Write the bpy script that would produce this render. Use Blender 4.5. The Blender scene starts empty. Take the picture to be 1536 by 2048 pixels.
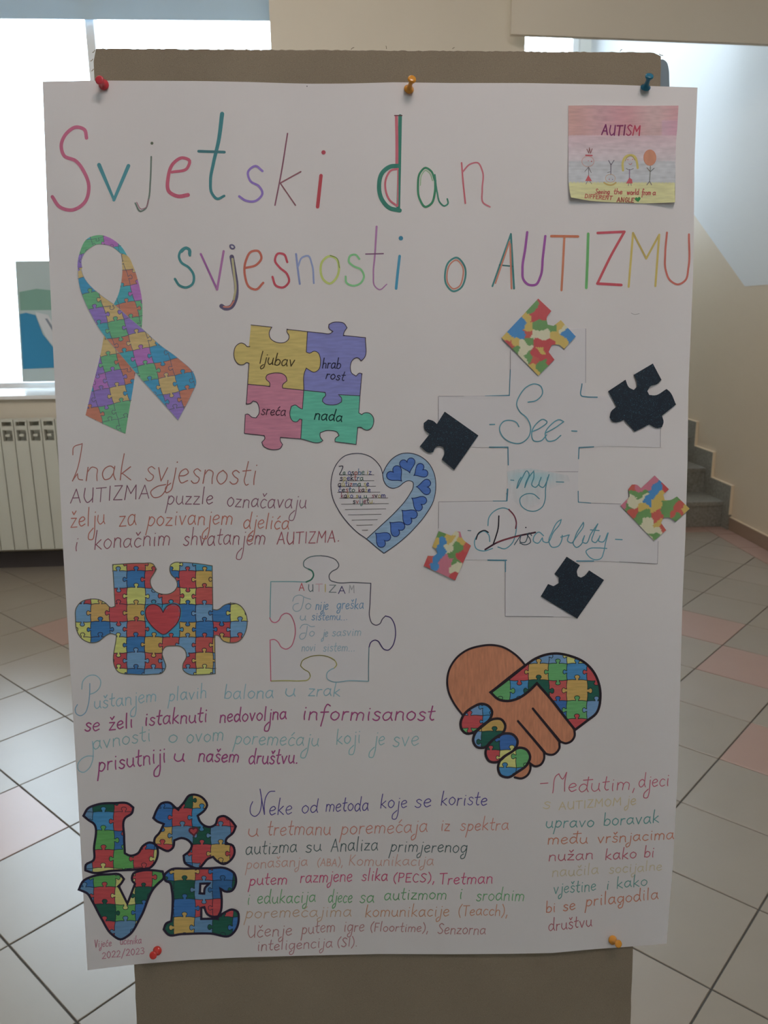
import bpy, math, random
import numpy as np
from mathutils import Vector, Matrix
from mathutils.geometry import delaunay_2d_cdt
random.seed(7)
S = bpy.context.scene
COL = S.collection
# ------------------------------------------------------------------ camera
F = 1600.0                                   # focal length in pixels of the 1536x2048 frame
HC = 1.5                                     # camera height
_d = np.array([.0113, .9714, .2376]); _d /= np.linalg.norm(_d)
_f = np.array([0, 0, 1.]) - _d*_d[2]; _f /= np.linalg.norm(_f)
_r = np.cross(_d, _f)
_a = math.radians(-3.2)
_Y = _f*math.cos(_a) + _r*math.sin(_a)
_X = _r*math.cos(_a) - _f*math.sin(_a)
def world_dir(d): return Vector((float(np.dot(d, _X)), float(np.dot(d, _Y)), float(-np.dot(d, _d))))
CAM = Vector((0, 0, HC))
cam_data = bpy.data.cameras.new('camera'); cam = bpy.data.objects.new('camera', cam_data); COL.objects.link(cam)
cx, cy, cz = world_dir(np.array([1., 0, 0])), world_dir(np.array([0, -1., 0])), world_dir(np.array([0, 0, -1.]))
cam.matrix_world = Matrix(((cx.x, cy.x, cz.x, 0), (cx.y, cy.y, cz.y, 0), (cx.z, cy.z, cz.z, HC), (0, 0, 0, 1)))
cam_data.sensor_fit = 'VERTICAL'; cam_data.sensor_height = 24; cam_data.lens = F/2048*24
cam_data.clip_start = .02
cam_data.dof.use_dof = True; cam_data.dof.focus_distance = .92; cam_data.dof.aperture_fstop = 9
S.camera = cam
# ------------------------------------------------------------------ sky and unseen fill lights
world = bpy.data.worlds.new('sky'); S.world = world; world.use_nodes = True
bg = world.node_tree.nodes['Background']
bg.inputs[0].default_value = (.70, .86, 1, 1); bg.inputs[1].default_value = 10.0
def area(name, loc, size, sy, power, color, rot=(0, 0, 0)):
    l = bpy.data.lights.new(name, 'AREA'); l.shape = 'RECTANGLE'; l.size = size; l.size_y = sy
    l.energy = power; l.color = color
    o = bpy.data.objects.new(name, l); o.location = loc; o.rotation_euler = rot; COL.objects.link(o); return o
area('front_fill_light', (.45, -.35, 3.25), .9, .5, 17.5, (1, .87, .80), (math.radians(52), 0, math.radians(8)))  # added unseen light that lifts the poster front, strongest at its top
area('back_wall_fill_light', (-.8, 1.7, 3.4), 2.0, .7, 41, (1, .92, .82), (math.radians(58), 0, 0))  # added unseen light that brightens the window wall and floor
area('stair_fill_light', (1.6, 6.6, 6.0),   .8, .8, 7, (1, .86, .70), (0, math.radians(-25), 0))  # added unseen light that lifts the stairwell dado
S.view_settings.view_transform = 'Standard'; S.view_settings.look = 'None'
S.view_settings.exposure = 0; S.view_settings.gamma = 1; S.view_settings.use_curve_mapping = False
S.cycles.max_bounces = 8; S.cycles.diffuse_bounces = 5; S.cycles.transparent_max_bounces = 12
S.cycles.sample_clamp_indirect = 6; S.cycles.caustics_reflective = False; S.cycles.caustics_refractive = False

# ------------------------------------------------------------------ helpers
def lin(c):
    c = c/255.0
    return c/12.92 if c <= .04045 else ((c+.055)/1.055)**2.4
def ray(u, v): return world_dir(np.array([u-768., v-1024., F]))
def hit(u, v, axis, val):
    d = ray(u, v); t = (val-CAM[axis])/d[axis]; return CAM + d*t
def mat(name, color=(.8, .8, .8), rough=.6, spec=.5, metal=0, bump=0, bscale=200, vary=0, vscale=8, emit=None):
    m = bpy.data.materials.new(name); m.use_nodes = True; nt = m.node_tree; p = nt.nodes['Principled BSDF']
    p.inputs['Base Color'].default_value = (*color, 1); p.inputs['Roughness'].default_value = rough
    p.inputs['Specular IOR Level'].default_value = spec; p.inputs['Metallic'].default_value = metal
    tc = nt.nodes.new('ShaderNodeTexCoord')
    if vary:
        n = nt.nodes.new('ShaderNodeTexNoise'); n.inputs['Scale'].default_value = vscale; n.inputs['Detail'].default_value = 5
        mr = nt.nodes.new('ShaderNodeMapRange'); mr.inputs[3].default_value = 1-vary; mr.inputs[4].default_value = 1+vary
        mx = nt.nodes.new('ShaderNodeMix'); mx.data_type = 'RGBA'; mx.blend_type = 'MULTIPLY'; mx.inputs[0].default_value = 1
        mx.inputs[6].default_value = (*color, 1)
        nt.links.new(tc.outputs['Object'], n.inputs['Vector']); nt.links.new(n.outputs[0], mr.inputs[0])
        nt.links.new(mr.outputs[0], mx.inputs[7]); nt.links.new(mx.outputs[2], p.inputs['Base Color'])
    if bump:
        n = nt.nodes.new('ShaderNodeTexNoise'); n.inputs['Scale'].default_value = bscale; n.inputs['Detail'].default_value = 3
        b = nt.nodes.new('ShaderNodeBump'); b.inputs['Strength'].default_value = bump; b.inputs['Distance'].default_value = .002
        nt.links.new(tc.outputs['Object'], n.inputs['Vector']); nt.links.new(n.outputs[0], b.inputs['Height'])
        nt.links.new(b.outputs[0], p.inputs['Normal'])
    return m
def mesh_obj(name, verts, faces, m, parent=None, origin=None, smooth=False):
    o0 = Vector(origin) if origin is not None else Vector((0, 0, 0))
    if parent is not None: o0 = Vector(parent['_o'])
    me = bpy.data.meshes.new(name); me.from_pydata([tuple(Vector(v)-o0) for v in verts], [], faces)
    if m is not None: me.materials.append(m)
    if smooth: me.polygons.foreach_set('use_smooth', [True]*len(me.polygons))
    o = bpy.data.objects.new(name, me); COL.objects.link(o)
    if parent is not None: o.parent = parent; 
    else: o.location = o0
    o['_o'] = tuple(o0)
    return o
def empty(name, loc, parent=None):
    o = bpy.data.objects.new(name, None); COL.objects.link(o); o.empty_display_size = .05
    o.location = loc; o['_o'] = tuple(loc); return o
def tag(o, label=None, cat=None, group=None, kind=None):
    for k, v in (('label', label), ('category', cat), ('group', group), ('kind', kind)):
        if v: o[k] = v
    return o
class MB:
    def __init__(s): s.v = []; s.f = []
    def box(s, a, b, M=None):
        n = len(s.v)
        for z in (a[2], b[2]):
            for x, y in ((a[0], a[1]), (b[0], a[1]), (b[0], b[1]), (a[0], b[1])):
                p = Vector((x, y, z)); s.v.append(M @ p if M else p)
        s.f += [tuple(n+i for i in q) for q in ((0, 3, 2, 1), (4, 5, 6, 7), (0, 1, 5, 4), (1, 2, 6, 5), (2, 3, 7, 6), (3, 0, 4, 7))]
        return s
    def prism(s, pts, vec):
        n = len(s.v); k = len(pts); vec = Vector(vec)
        s.v += [Vector(p) for p in pts] + [Vector(p)+vec for p in pts]
        s.f += [tuple(range(n+k-1, n-1, -1)), tuple(range(n+k, n+2*k))]
        s.f += [(n+i, n+(i+1) % k, n+k+(i+1) % k, n+k+i) for i in range(k)]
        return s
    def lathe(s, prof, base, axis, seg=20):
        z = Vector(axis).normalized(); x = z.orthogonal().normalized(); y = z.cross(x); n = len(s.v)
        for r, h in prof:
            for i in range(seg):
                a = 2*math.pi*i/seg; s.v.append(Vector(base) + z*h + x*(r*math.cos(a)) + y*(r*math.sin(a)))
        for j in range(len(prof)-1):
            for i in range(seg):
                s.f.append((n+j*seg+i, n+j*seg+(i+1) % seg, n+(j+1)*seg+(i+1) % seg, n+(j+1)*seg+i))
        s.f.append(tuple(n+i for i in range(seg-1, -1, -1))); s.f.append(tuple(n+(len(prof)-1)*seg+i for i in range(seg)))
        return s
    def tube(s, pts, r, seg=12):
        pts = [Vector(p) for p in pts]; n = len(s.v)
        t0 = (pts[1]-pts[0]).normalized(); x = t0.orthogonal().normalized()
        for i, p in enumerate(pts):
            t = (pts[min(i+1, len(pts)-1)]-pts[max(i-1, 0)]).normalized(); x = (x - t*x.dot(t)).normalized(); y = t.cross(x)
            for k in range(seg):
                a = 2*math.pi*k/seg; s.v.append(p + x*(r*math.cos(a)) + y*(r*math.sin(a)))
        for j in range(len(pts)-1):
            for i in range(seg): s.f.append((n+j*seg+i, n+j*seg+(i+1) % seg, n+(j+1)*seg+(i+1) % seg, n+(j+1)*seg+i))
        s.f.append(tuple(n+i for i in range(seg-1, -1, -1))); s.f.append(tuple(n+(len(pts)-1)*seg+i for i in range(seg)))
        return s
    def build(s, name, m, parent=None, origin=None, smooth=False): return mesh_obj(name, s.v, s.f, m, parent, origin, smooth)
def struct(o): o['kind'] = 'structure'; return o

# ------------------------------------------------------------------ materials
M_white = mat('white_wall_paint', (.74, .73, .70), .7, vary=.03, vscale=3, bump=.15, bscale=120)
M_dado = mat('beige_oil_paint', (.68, .56, .42), .45, vary=.04, vscale=2, bump=.1, bscale=90)
M_lintel = mat('cream_wall_paint', (.68, .61, .50), .7, vary=.03, vscale=3)
M_pvc = mat('white_window_plastic', (.88, .90, .92), .35)
M_sill = mat('white_sill_stone', (.84, .84, .82), .25)
M_rad = mat('ivory_radiator_enamel', (.62, .62, .54), .35)
M_radd = mat('dark_radiator_grey', (.22, .23, .22), .6)  # dark grey of the radiator bracket
M_tile = mat('beige_floor_tile', (.32, .275, .22), .31, 1.0, vary=.06, vscale=6, bump=.05, bscale=60)
M_tile2 = mat('light_beige_floor_tile', (.34, .29, .235), .31, 1.0, vary=.06, vscale=5, bump=.05, bscale=60)
M_pink = mat('pink_floor_tile', (.41, .26, .21), .31, 1.0, vary=.06, vscale=6, bump=.05, bscale=60)
M_grout = mat('grey_grout', (.085, .085, .08), .8)
M_base = mat('brown_skirting_tile', (.30, .20, .14), .35, vary=.1, vscale=10)
M_darkbase = mat('dark_plinth', (.07, .06, .06), .5)
M_gran = mat('grey_granite', (.25, .235, .20), .4, vary=.55, vscale=55)
M_ceil = mat('white_ceiling_paint', (.78, .78, .76), .8)
M_white2 = mat('white_stair_wall_paint', (.73, .74, .75), .6)
M_steel = mat('painted_grey_metal', (.17, .21, .24), .35, metal=.3)

# fabric of the display board
M_fab = bpy.data.materials.new('taupe_woven_fabric'); M_fab.use_nodes = True
nt = M_fab.node_tree; p = nt.nodes['Principled BSDF']; p.inputs['Roughness'].default_value = .9; p.inputs['Specular IOR Level'].default_value = .1
tc = nt.nodes.new('ShaderNodeTexCoord'); mp = nt.nodes.new('ShaderNodeMapping'); mp.inputs['Scale'].default_value = (1100, 1100, 2600)
nz = nt.nodes.new('ShaderNodeTexNoise'); nz.inputs['Scale'].default_value = 1; nz.inputs['Detail'].default_value = 3
n2 = nt.nodes.new('ShaderNodeTexNoise'); n2.inputs['Scale'].default_value = 9
cr = nt.nodes.new('ShaderNodeValToRGB'); cr.color_ramp.elements[0].color = (.22, .178, .127, 1); cr.color_ramp.elements[1].color = (.39, .32, .235, 1)
cr.color_ramp.elements[0].position = .15; cr.color_ramp.elements[1].position = .9
mm = nt.nodes.new('ShaderNodeMath'); mm.operation = 'MULTIPLY_ADD'; mm.inputs[1].default_value = .35; 
bp = nt.nodes.new('ShaderNodeBump'); bp.inputs['Strength'].default_value = .5; bp.inputs['Distance'].default_value = .001
nt.links.new(tc.outputs['Object'], mp.inputs[0]); nt.links.new(mp.outputs[0], nz.inputs['Vector']); nt.links.new(tc.outputs['Object'], n2.inputs['Vector'])
nt.links.new(n2.outputs[0], mm.inputs[0]); nt.links.new(nz.outputs[0], mm.inputs[2])
sb = nt.nodes.new('ShaderNodeMath'); sb.operation = 'SUBTRACT'; sb.inputs[1].default_value = .17
nt.links.new(mm.outputs[0], sb.inputs[0]); nt.links.new(sb.outputs[0], cr.inputs[0]); nt.links.new(cr.outputs[0], p.inputs['Base Color'])
nt.links.new(nz.outputs[0], bp.inputs['Height']); nt.links.new(bp.outputs[0], p.inputs['Normal'])

def paper_mat(name, color, trans=.22):
    m = bpy.data.materials.new(name); m.use_nodes = True; nt = m.node_tree; nt.nodes.remove(nt.nodes['Principled BSDF'])
    out = nt.nodes['Material Output']; d = nt.nodes.new('ShaderNodeBsdfDiffuse'); t = nt.nodes.new('ShaderNodeBsdfTranslucent')
    mx = nt.nodes.new('ShaderNodeMixShader'); mx.inputs[0].default_value = trans
    tc = nt.nodes.new('ShaderNodeTexCoord'); n = nt.nodes.new('ShaderNodeTexNoise'); n.inputs['Scale'].default_value = 5; n.inputs['Detail'].default_value = 4
    mr = nt.nodes.new('ShaderNodeMapRange'); mr.inputs[3].default_value = .96; mr.inputs[4].default_value = 1.03
    mc = nt.nodes.new('ShaderNodeMix'); mc.data_type = 'RGBA'; mc.blend_type = 'MULTIPLY'; mc.inputs[0].default_value = 1; mc.inputs[6].default_value = (*color, 1)
    nt.links.new(tc.outputs['Object'], n.inputs['Vector']); nt.links.new(n.outputs[0], mr.inputs[0]); nt.links.new(mr.outputs[0], mc.inputs[7])
    nt.links.new(mc.outputs[2], d.inputs[0]); nt.links.new(mc.outputs[2], t.inputs[0])
    nt.links.new(d.outputs[0], mx.inputs[1]); nt.links.new(t.outputs[0], mx.inputs[2]); nt.links.new(mx.outputs[0], out.inputs[0])
    return m
PAPER = (.80, .765, .755)
M_paper = paper_mat('white_poster_paper', PAPER, .022)
M_sheet = paper_mat('white_copy_paper', (.765, .74, .75), .01)
def ink_mat(name, rough, spec, grain, alpha=False, gscale=(260, 260, 60), sparkle=False):
    m = bpy.data.materials.new(name); m.use_nodes = True; nt = m.node_tree; p = nt.nodes['Principled BSDF']
    p.inputs['Roughness'].default_value = rough; p.inputs['Specular IOR Level'].default_value = spec
    at = nt.nodes.new('ShaderNodeAttribute'); at.attribute_name = 'pigment'
    tc = nt.nodes.new('ShaderNodeTexCoord'); mp = nt.nodes.new('ShaderNodeMapping'); mp.inputs['Scale'].default_value = gscale
    mp.inputs['Rotation'].default_value = (0, .35, 0)
    n = nt.nodes.new('ShaderNodeTexNoise'); n.inputs['Scale'].default_value = 1; n.inputs['Detail'].default_value = 3
    mr = nt.nodes.new('ShaderNodeMapRange'); mr.inputs[3].default_value = 1-grain; mr.inputs[4].default_value = 1+grain
    mx = nt.nodes.new('ShaderNodeMix'); mx.data_type = 'RGBA'; mx.blend_type = 'MULTIPLY'; mx.inputs[0].default_value = 1
    nt.links.new(tc.outputs['Object'], mp.inputs[0]); nt.links.new(mp.outputs[0], n.inputs['Vector']); nt.links.new(n.outputs[0], mr.inputs[0])
    nt.links.new(at.outputs['Color'], mx.inputs[6]); nt.links.new(mr.outputs[0], mx.inputs[7]); nt.links.new(mx.outputs[2], p.inputs['Base Color'])
    if alpha: nt.links.new(at.outputs['Alpha'], p.inputs['Alpha'])
    if sparkle:
        v = nt.nodes.new('ShaderNodeTexNoise'); v.inputs['Scale'].default_value = 1300
        r = nt.nodes.new('ShaderNodeMapRange'); r.inputs[1].default_value = .62; r.inputs[2].default_value = .74; r.inputs[3].default_value = 0; r.inputs[4].default_value = 1
        nt.links.new(tc.outputs['Object'], v.inputs['Vector']); nt.links.new(v.outputs[0], r.inputs[0]); nt.links.new(r.outputs[0], p.inputs['Metallic'])
        m2 = nt.nodes.new('ShaderNodeMix'); m2.data_type = 'RGBA'; m2.inputs[7].default_value = (.15, .32, .42, 1)
        nt.links.new(r.outputs[0], m2.inputs[0]); nt.links.new(mx.outputs[2], m2.inputs[6]); nt.links.new(m2.outputs[2], p.inputs['Base Color'])
    return m
M_ink = ink_mat('coloured_marker_ink', .7, .12, .12)
M_pencil = ink_mat('coloured_pencil_shading', .8, .1, .22, gscale=(60, 60, 420))
M_brown = ink_mat('brown_marker_strokes', .7, .15, .28, gscale=(420, 420, 45))
M_gloss = ink_mat('glossy_printed_foam', .3, .3, .05)
M_glit = ink_mat('black_glitter_foam', .45, .25, .2, sparkle=True)

# ================================================================== THE ROOM
YB = 4.92           # face of the window wall
XR = 2.76           # face of the stair wall
ZC = 3.62
XL = -3.4
YF = -3.0
# floor slab (grout shows between tiles)
fl = struct(MB().box((XL-.3, YF-.3, -.12), (XR+.3, 9.9, -.003)).build('floor', M_grout, origin=(0, 0, 0)))
ts = .3333; c45 = .70710678
gn = Vector((1.286, 2.416))
E1 = Vector((c45, c45))*ts; E2 = Vector((c45, -c45))*ts*1.015
def clip(poly, ax, val, sgn):
    out = []
    for i in range(len(poly)):
        a, b = poly[i], poly[(i+1) % len(poly)]
        da, db = sgn*(val-a[ax]), sgn*(val-b[ax])
        if da >= 0: out.append(a)
        if (da >= 0) != (db >= 0):
            t = da/(da-db); out.append((a[0]+(b[0]-a[0])*t, a[1]+(b[1]-a[1])*t))
    return out
g = .0022
full = None
def tile_faces(poly, zt=0.0, b=.0012):
    n = len(poly); cxm = sum(p[0] for p in poly)/n; cym = sum(p[1] for p in poly)/n
    ins = []
    for x, y in poly:
        dx, dy = x-cxm, y-cym; L = math.hypot(dx, dy) or 1; ins.append((x-dx/L*b*1.5, y-dy/L*b*1.5))
    v = [(x, y, zt) for x, y in ins] + [(x, y, zt-b) for x, y in poly] + [(x, y, -.006) for x, y in poly]
    f = [tuple(range(n))]
    for k in (0, n): f += [(k+i, k+n+i, k+n+(i+1) % n, k+(i+1) % n) for i in range(n)]
    return v, f
def cell_of(u, v):
    q = hit(u, v, 2, 0); w = Vector((q.x, q.y))-gn; L1, L2 = E1.length, E2.length
    return (math.floor(w.dot(E1)/L1/L1), math.floor(w.dot(E2)/L2/L2))
PINK = {cell_of(1431, 1260), cell_of(1530, 1366), cell_of(28, 1632), cell_of(123, 1288), cell_of(1532, 1490)}
XB = 2.60; YS = 5.30
FV, FF = [], []
for i in range(-22, 14):
    for j in range(-20, 18):
        o = gn + E1*i + E2*j
        cen = o + (E1+E2)*.5
        if cen.y > YS+.3 or cen.x > XB+.25 or (cen.y > 5.15 and cen.x < .8) or cen.y < YF-.1 or cen.x < XL-.1: continue
        if cen.y < 1.0 or cen.x < -3.05:      # outside the picture: one joined field
            k_ = g/ts; q = [o+E1*k_+E2*k_, o+E1*k_+E2*(1-k_), o+E1*(1-k_)+E2*(1-k_), o+E1*(1-k_)+E2*k_]
            poly = clip([(p.x, p.y) for p in q], 0, XB-.002, 1)
            if len(poly) > 2:
                v, f = tile_faces(poly); nb = len(FV); FV.extend(v); FF.extend(tuple(nb+a for a in t) for t in f)
            continue
        k = g
        q = [o+E1*(k/ts)+E2*(k/ts), o+E1*(k/ts)+E2*(1-k/ts), o+E1*(1-k/ts)+E2*(1-k/ts), o+E1*(1-k/ts)+E2*(k/ts)]
        poly = [(p.x, p.y) for p in q]
        whole = all(p[0] < XB and p[1] < YS for p in poly)
        if not whole:
            poly = clip(poly, 0, XB-.002, 1)
            if len(poly) > 2: poly = clip(poly, 1, YS-.002, 1)
            if len(poly) < 3: continue
            v, f = tile_faces([(a-cen.x, b-cen.y) for a, b in poly])
            me = bpy.data.meshes.new('tile'); me.from_pydata(v, [], f); me.materials.append(M_tile)
        else:
            if full is None:
                v, f = tile_faces([(a-cen.x, b-cen.y) for a, b in poly])
                full = bpy.data.meshes.new('tile'); full.from_pydata(v, [], f); full.materials.append(M_tile)
            me = full
        t = bpy.data.objects.new('tile', me); COL.objects.link(t); t.parent = fl
        t.location = (cen.x, cen.y, random.uniform(-.0004, .0004)); t.rotation_euler = (random.uniform(-.0012, .0012), random.uniform(-.0012, .0012), 0)
        t.material_slots[0].link = 'OBJECT'
        t.material_slots[0].material = M_pink if (i, j) in PINK else (M_tile2 if (i*7+j*3) % 4 == 0 else M_tile)
ff = mesh_obj('tile_field', FV, FF, M_tile); ff.parent = fl; ff['kind'] = 'stuff'
# pink border strips along the stair wall and the first riser
def border(x0, y0, x1, y1):
    cxm, cym = (x0+x1)/2, (y0+y1)/2
    v, f = tile_faces([(x0-cxm, y0-cym), (x1-cxm, y0-cym), (x1-cxm, y1-cym), (x0-cxm, y1-cym)])
    me = bpy.data.meshes.new('tile'); me.from_pydata(v, [], f); me.materials.append(M_pink)
    t = bpy.data.objects.new('tile', me); COL.objects.link(t); t.parent = fl; t.location = (cxm, cym, 0)
y = .9
while y < 5.25: border(XB+.002, y+.002, XR-.002, min(y+.331, YS-.002)); y += .333
x = .95
while x < XB-.1: border(x+.002, YS+.002, min(x+.331, XB-.002), 5.438); x += .333
border(XB+.002, YS+.002, XR-.002, 5.438)

# window wall with its opening
wl = hit(0, 400, 1, YB).x - .9
wr = hit(540, 60, 1, YB).x
wt = 3.45
ysf = YB-.035; zs = hit(60, 791, 1, ysf).z
yf0 = hit(60, 774, 2, zs).y; yf1 = yf0+.07
wb = zs-.022
TH = yf1-YB+.08
XE = hit(1050, 90, 1, YB).x
mb = MB()
mb.box((XL, YB, 0), (XE, YB+TH, wb)); mb.box((XL, YB, wb), (wl, YB+TH, ZC)); mb.box((wr, YB, wb), (XE, YB+TH, ZC)); mb.box((wl, YB, wt), (wr, YB+TH, ZC))
struct(mb.build('wall_back', M_lintel))
# window: frame, mullion, panes
win = empty('window_1', (wl, yf0, wb)); struct(win)
ht = (hit(0, 39, 1, yf0).z, hit(540, 52, 1, yf0).z)
hz = sum(ht)/2
mxl, mxr = hit(171, 55, 1, yf0).x, hit(189, 55, 1, yf0).x
zb = hit(60, 765, 1, yf0).z
mb = MB()
mb.box((wl, yf0, wt-.05), (wr, yf1, wt))
mb.box((wl, yf0, wb), (wr, yf1, zb)); mb.box((wl, yf0, zb), (wl+.07, yf1, wt)); mb.box((wr-.012, yf0, zb), (wr, yf1, wt))
mb.build('window_frame', M_pvc, win)
# slanted mullion follows the small lean seen in the photograph
b0, b1 = hit(176.5, 160, 1, yf0).x, hit(190, 160, 1, yf0).x
MB().box((mxl, yf0-.01, zb), (mxr, yf1+.01, wt)).build('mullion', M_pvc, win)
MB().box((wl, yf0-.05, hz), (wr, yf0-.046, wt+.06)).build('roller_blind', paper_mat('bluish_blind_cloth', (.60, .74, .84), .13), win)
M_glass = bpy.data.materials.new('clear_window_glass'); M_glass.use_nodes = True; nt = M_glass.node_tree
nt.nodes.remove(nt.nodes['Principled BSDF']); tr = nt.nodes.new('ShaderNodeBsdfTransparent'); gl = nt.nodes.new('ShaderNodeBsdfGlossy'); gl.inputs['Roughness'].default_value = .02
mx = nt.nodes.new('ShaderNodeMixShader'); fr = nt.nodes.new('ShaderNodeFresnel'); fr.inputs[0].default_value = 1.45
nt.links.new(fr.outputs[0], mx.inputs[0]); nt.links.new(tr.outputs[0], mx.inputs[1]); nt.links.new(gl.outputs[0], mx.inputs[2]); nt.links.new(mx.outputs[0], nt.nodes['Material Output'].inputs[0])
MB().box((wl+.07, yf0+.03, zb), (mxl, yf0+.036, wt-.05)).build('pane', M_glass, win)
MB().box((mxr, yf0+.03, zb), (wr-.012, yf0+.036, wt-.05)).build('pane', M_glass, win)
print('WIN', zs, yf0, zb, hz)
struct(MB().box((wl-.05, ysf, zs-.022), (wr+.04, yf0, zs)).build('trim_1', M_sill, origin=(wl, ysf, zs)))
# plinth below the radiator
struct(MB().box((XL, YB-.015, 0), (XE, YB, .10)).build('baseboard_back', M_darkbase))
# side and far walls, ceiling
struct(MB().box((XL-.2, YF, 0), (XL, YB+TH, ZC)).build('wall_left', M_white))
# wall behind the camera, its high opening added to let light onto the poster
mb = MB()
mb.box((XL-.2, YF-.2, 0), (XR+.2, YF, 2.9)); mb.box((XL-.2, YF-.2, 3.3), (XR+.2, YF, ZC)); mb.box((XL-.2, YF-.2, 2.9), (.3, YF, 3.3)); mb.box((1.5, YF-.2, 2.9), (XR+.2, YF, 3.3))
struct(mb.build('wall_front', M_white))
struct(MB().box((XL-.2, YF-.2, ZC), (XR+.2, YB+TH, ZC+.15)).build('ceiling', M_ceil))
# stair wall on the right: beige oil-painted dado that follows the flight, white above
FAR = 9.2
d0 = hit(1536, 570, 0, XR); d1 = hit(1490, 572, 0, XR); d2 = hit(1432, 490, 0, XR)
slope = (d2.z-d1.z)/(d2.y-d1.y)
zd = (d0.z+d1.z)/2
prof = [(YF, 0), (FAR, 0), (FAR, min(5.4, zd+slope*(FAR-d1.y))), (d1.y, zd), (YF, zd)]
struct(MB().prism([(XR, a, b) for a, b in prof], (.2, 0, 0)).build('wall_right', M_dado))
prof = [(YF, zd), (d1.y, zd), (FAR, min(5.4, zd+slope*(FAR-d1.y))), (FAR, 7.0), (YF, 7.0)]
struct(MB().prism([(XR-.002, a, b) for a, b in prof], (.2, 0, 0)).build('wall_right_upper', M_white2))
# stairwell: left cheek, far wall with a tall window, roof
struct(MB().box((XE-.2, YB+TH, 0), (XE, FAR, 7.0)).build('wall_stair_left', M_white))
mb = MB(); sw0, sw1, sz0, sz1 = XE+.02, XR-.12, 2.5, 6.5
mb.box((XE-.2, FAR, 0), (XR+.2, FAR+.2, sz0)); mb.box((XE-.2, FAR, sz1), (XR+.2, FAR+.2, 7.0)); mb.box((XE-.2, FAR, sz0), (sw0, FAR+.2, sz1)); mb.box((sw1, FAR, sz0), (XR+.2, FAR+.2, sz1))
struct(mb.build('wall_stair_far', M_white))
win2 = struct(empty('window_2', (sw0, FAR+.1, sz0)))
mb = MB(); mb.box((sw0, FAR+.06, sz0), (sw1, FAR+.12, sz0+.07)); mb.box((sw0, FAR+.06, sz1-.07), (sw1, FAR+.12, sz1)); mb.box((sw0, FAR+.06, sz0), (sw0+.06, FAR+.12, sz1)); mb.box((sw1-.06, FAR+.06, sz0), (sw1, FAR+.12, sz1))
mb.build('window_frame', M_pvc, win2)
MB().box((sw0+.06, FAR+.08, sz0+.07), (sw1-.06, FAR+.086, sz1-.07)).build('pane', M_glass, win2)
struct(MB().box((XE-.2, YB-.2, 7.0), (XR+.2, FAR+.2, 7.15)).build('ceiling_stair', M_ceil))
# beam over the stairwell opening
yb = YB-.16
q0, q1 = hit(1022, 68, 1, yb), hit(1536, 88, 1, yb)
zr = q1.z + (q1.z-q0.z)/(q1.x-q0.x)*(XR-q1.x)
struct(MB().prism([(q0.x, yb, q0.z), (XR, yb, zr), (XR, yb, 7.0), (q0.x, yb, 7.0)], (0, .035, 0)).build('trim_2', M_lintel))
# baseboard along the stair wall
hb = hit(1460, 1033.6, 0, XR).z
struct(MB().box((XR-.012, .4, 0), (XR, 5.34, hb)).build('baseboard_right', M_base)); bbd = bpy.data.objects['baseboard_right']
M_edge = mat('pale_lit_edge', (.80, .66, .48), .5)  # pale colour stands in for light caught on the edges
MB().box((XR-.012, .4, hb), (XR, 5.34, hb+.006)).build('top_edge_highlight', M_edge, bbd)  # cap painted pale as a highlight along the baseboard top

# staircase along the right wall
st = struct(empty('staircase', (XE, 5.44, 0)))
R1 = .185; TR = .315; y0 = 5.44
for k in range(9):
    ya = y0+k*TR; z = (k+1)*R1
    MB().box((XE+.0, ya, k*R1 if k else 0), (XR, ya+TR+ (0 if k < 8 else 1.0), z-.03)).build('riser', M_gran, st)
    MB().box((XE+.0, ya-.015, z-.03), (XR, ya+TR+ (0 if k < 8 else 1.0), z)).build('tread', M_gran, st)
sk = []
sh = .13
for k in range(8):
    ya = y0+k*TR; z = (k+1)*R1
    MB().box((XR-.022, ya-.10, k*R1+ (0 if k else 0)), (XR-.001, ya+.0, z+sh)).box((XR-.022, ya, z), (XR-.001, ya+TR-.10, z+sh)).build('stair_skirting', M_gran, st)
    MB().box((XR-.022, ya-.106, k*R1+sh*(1 if k else .85)), (XR-.001, ya-.10, z+sh+.006)).box((XR-.022, ya-.10, z+sh), (XR-.001, ya+TR-.106, z+sh+.006)).build('skirting_edge_highlight', M_edge, st)  # pale strip painted in as the lit edge of the skirting

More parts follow.
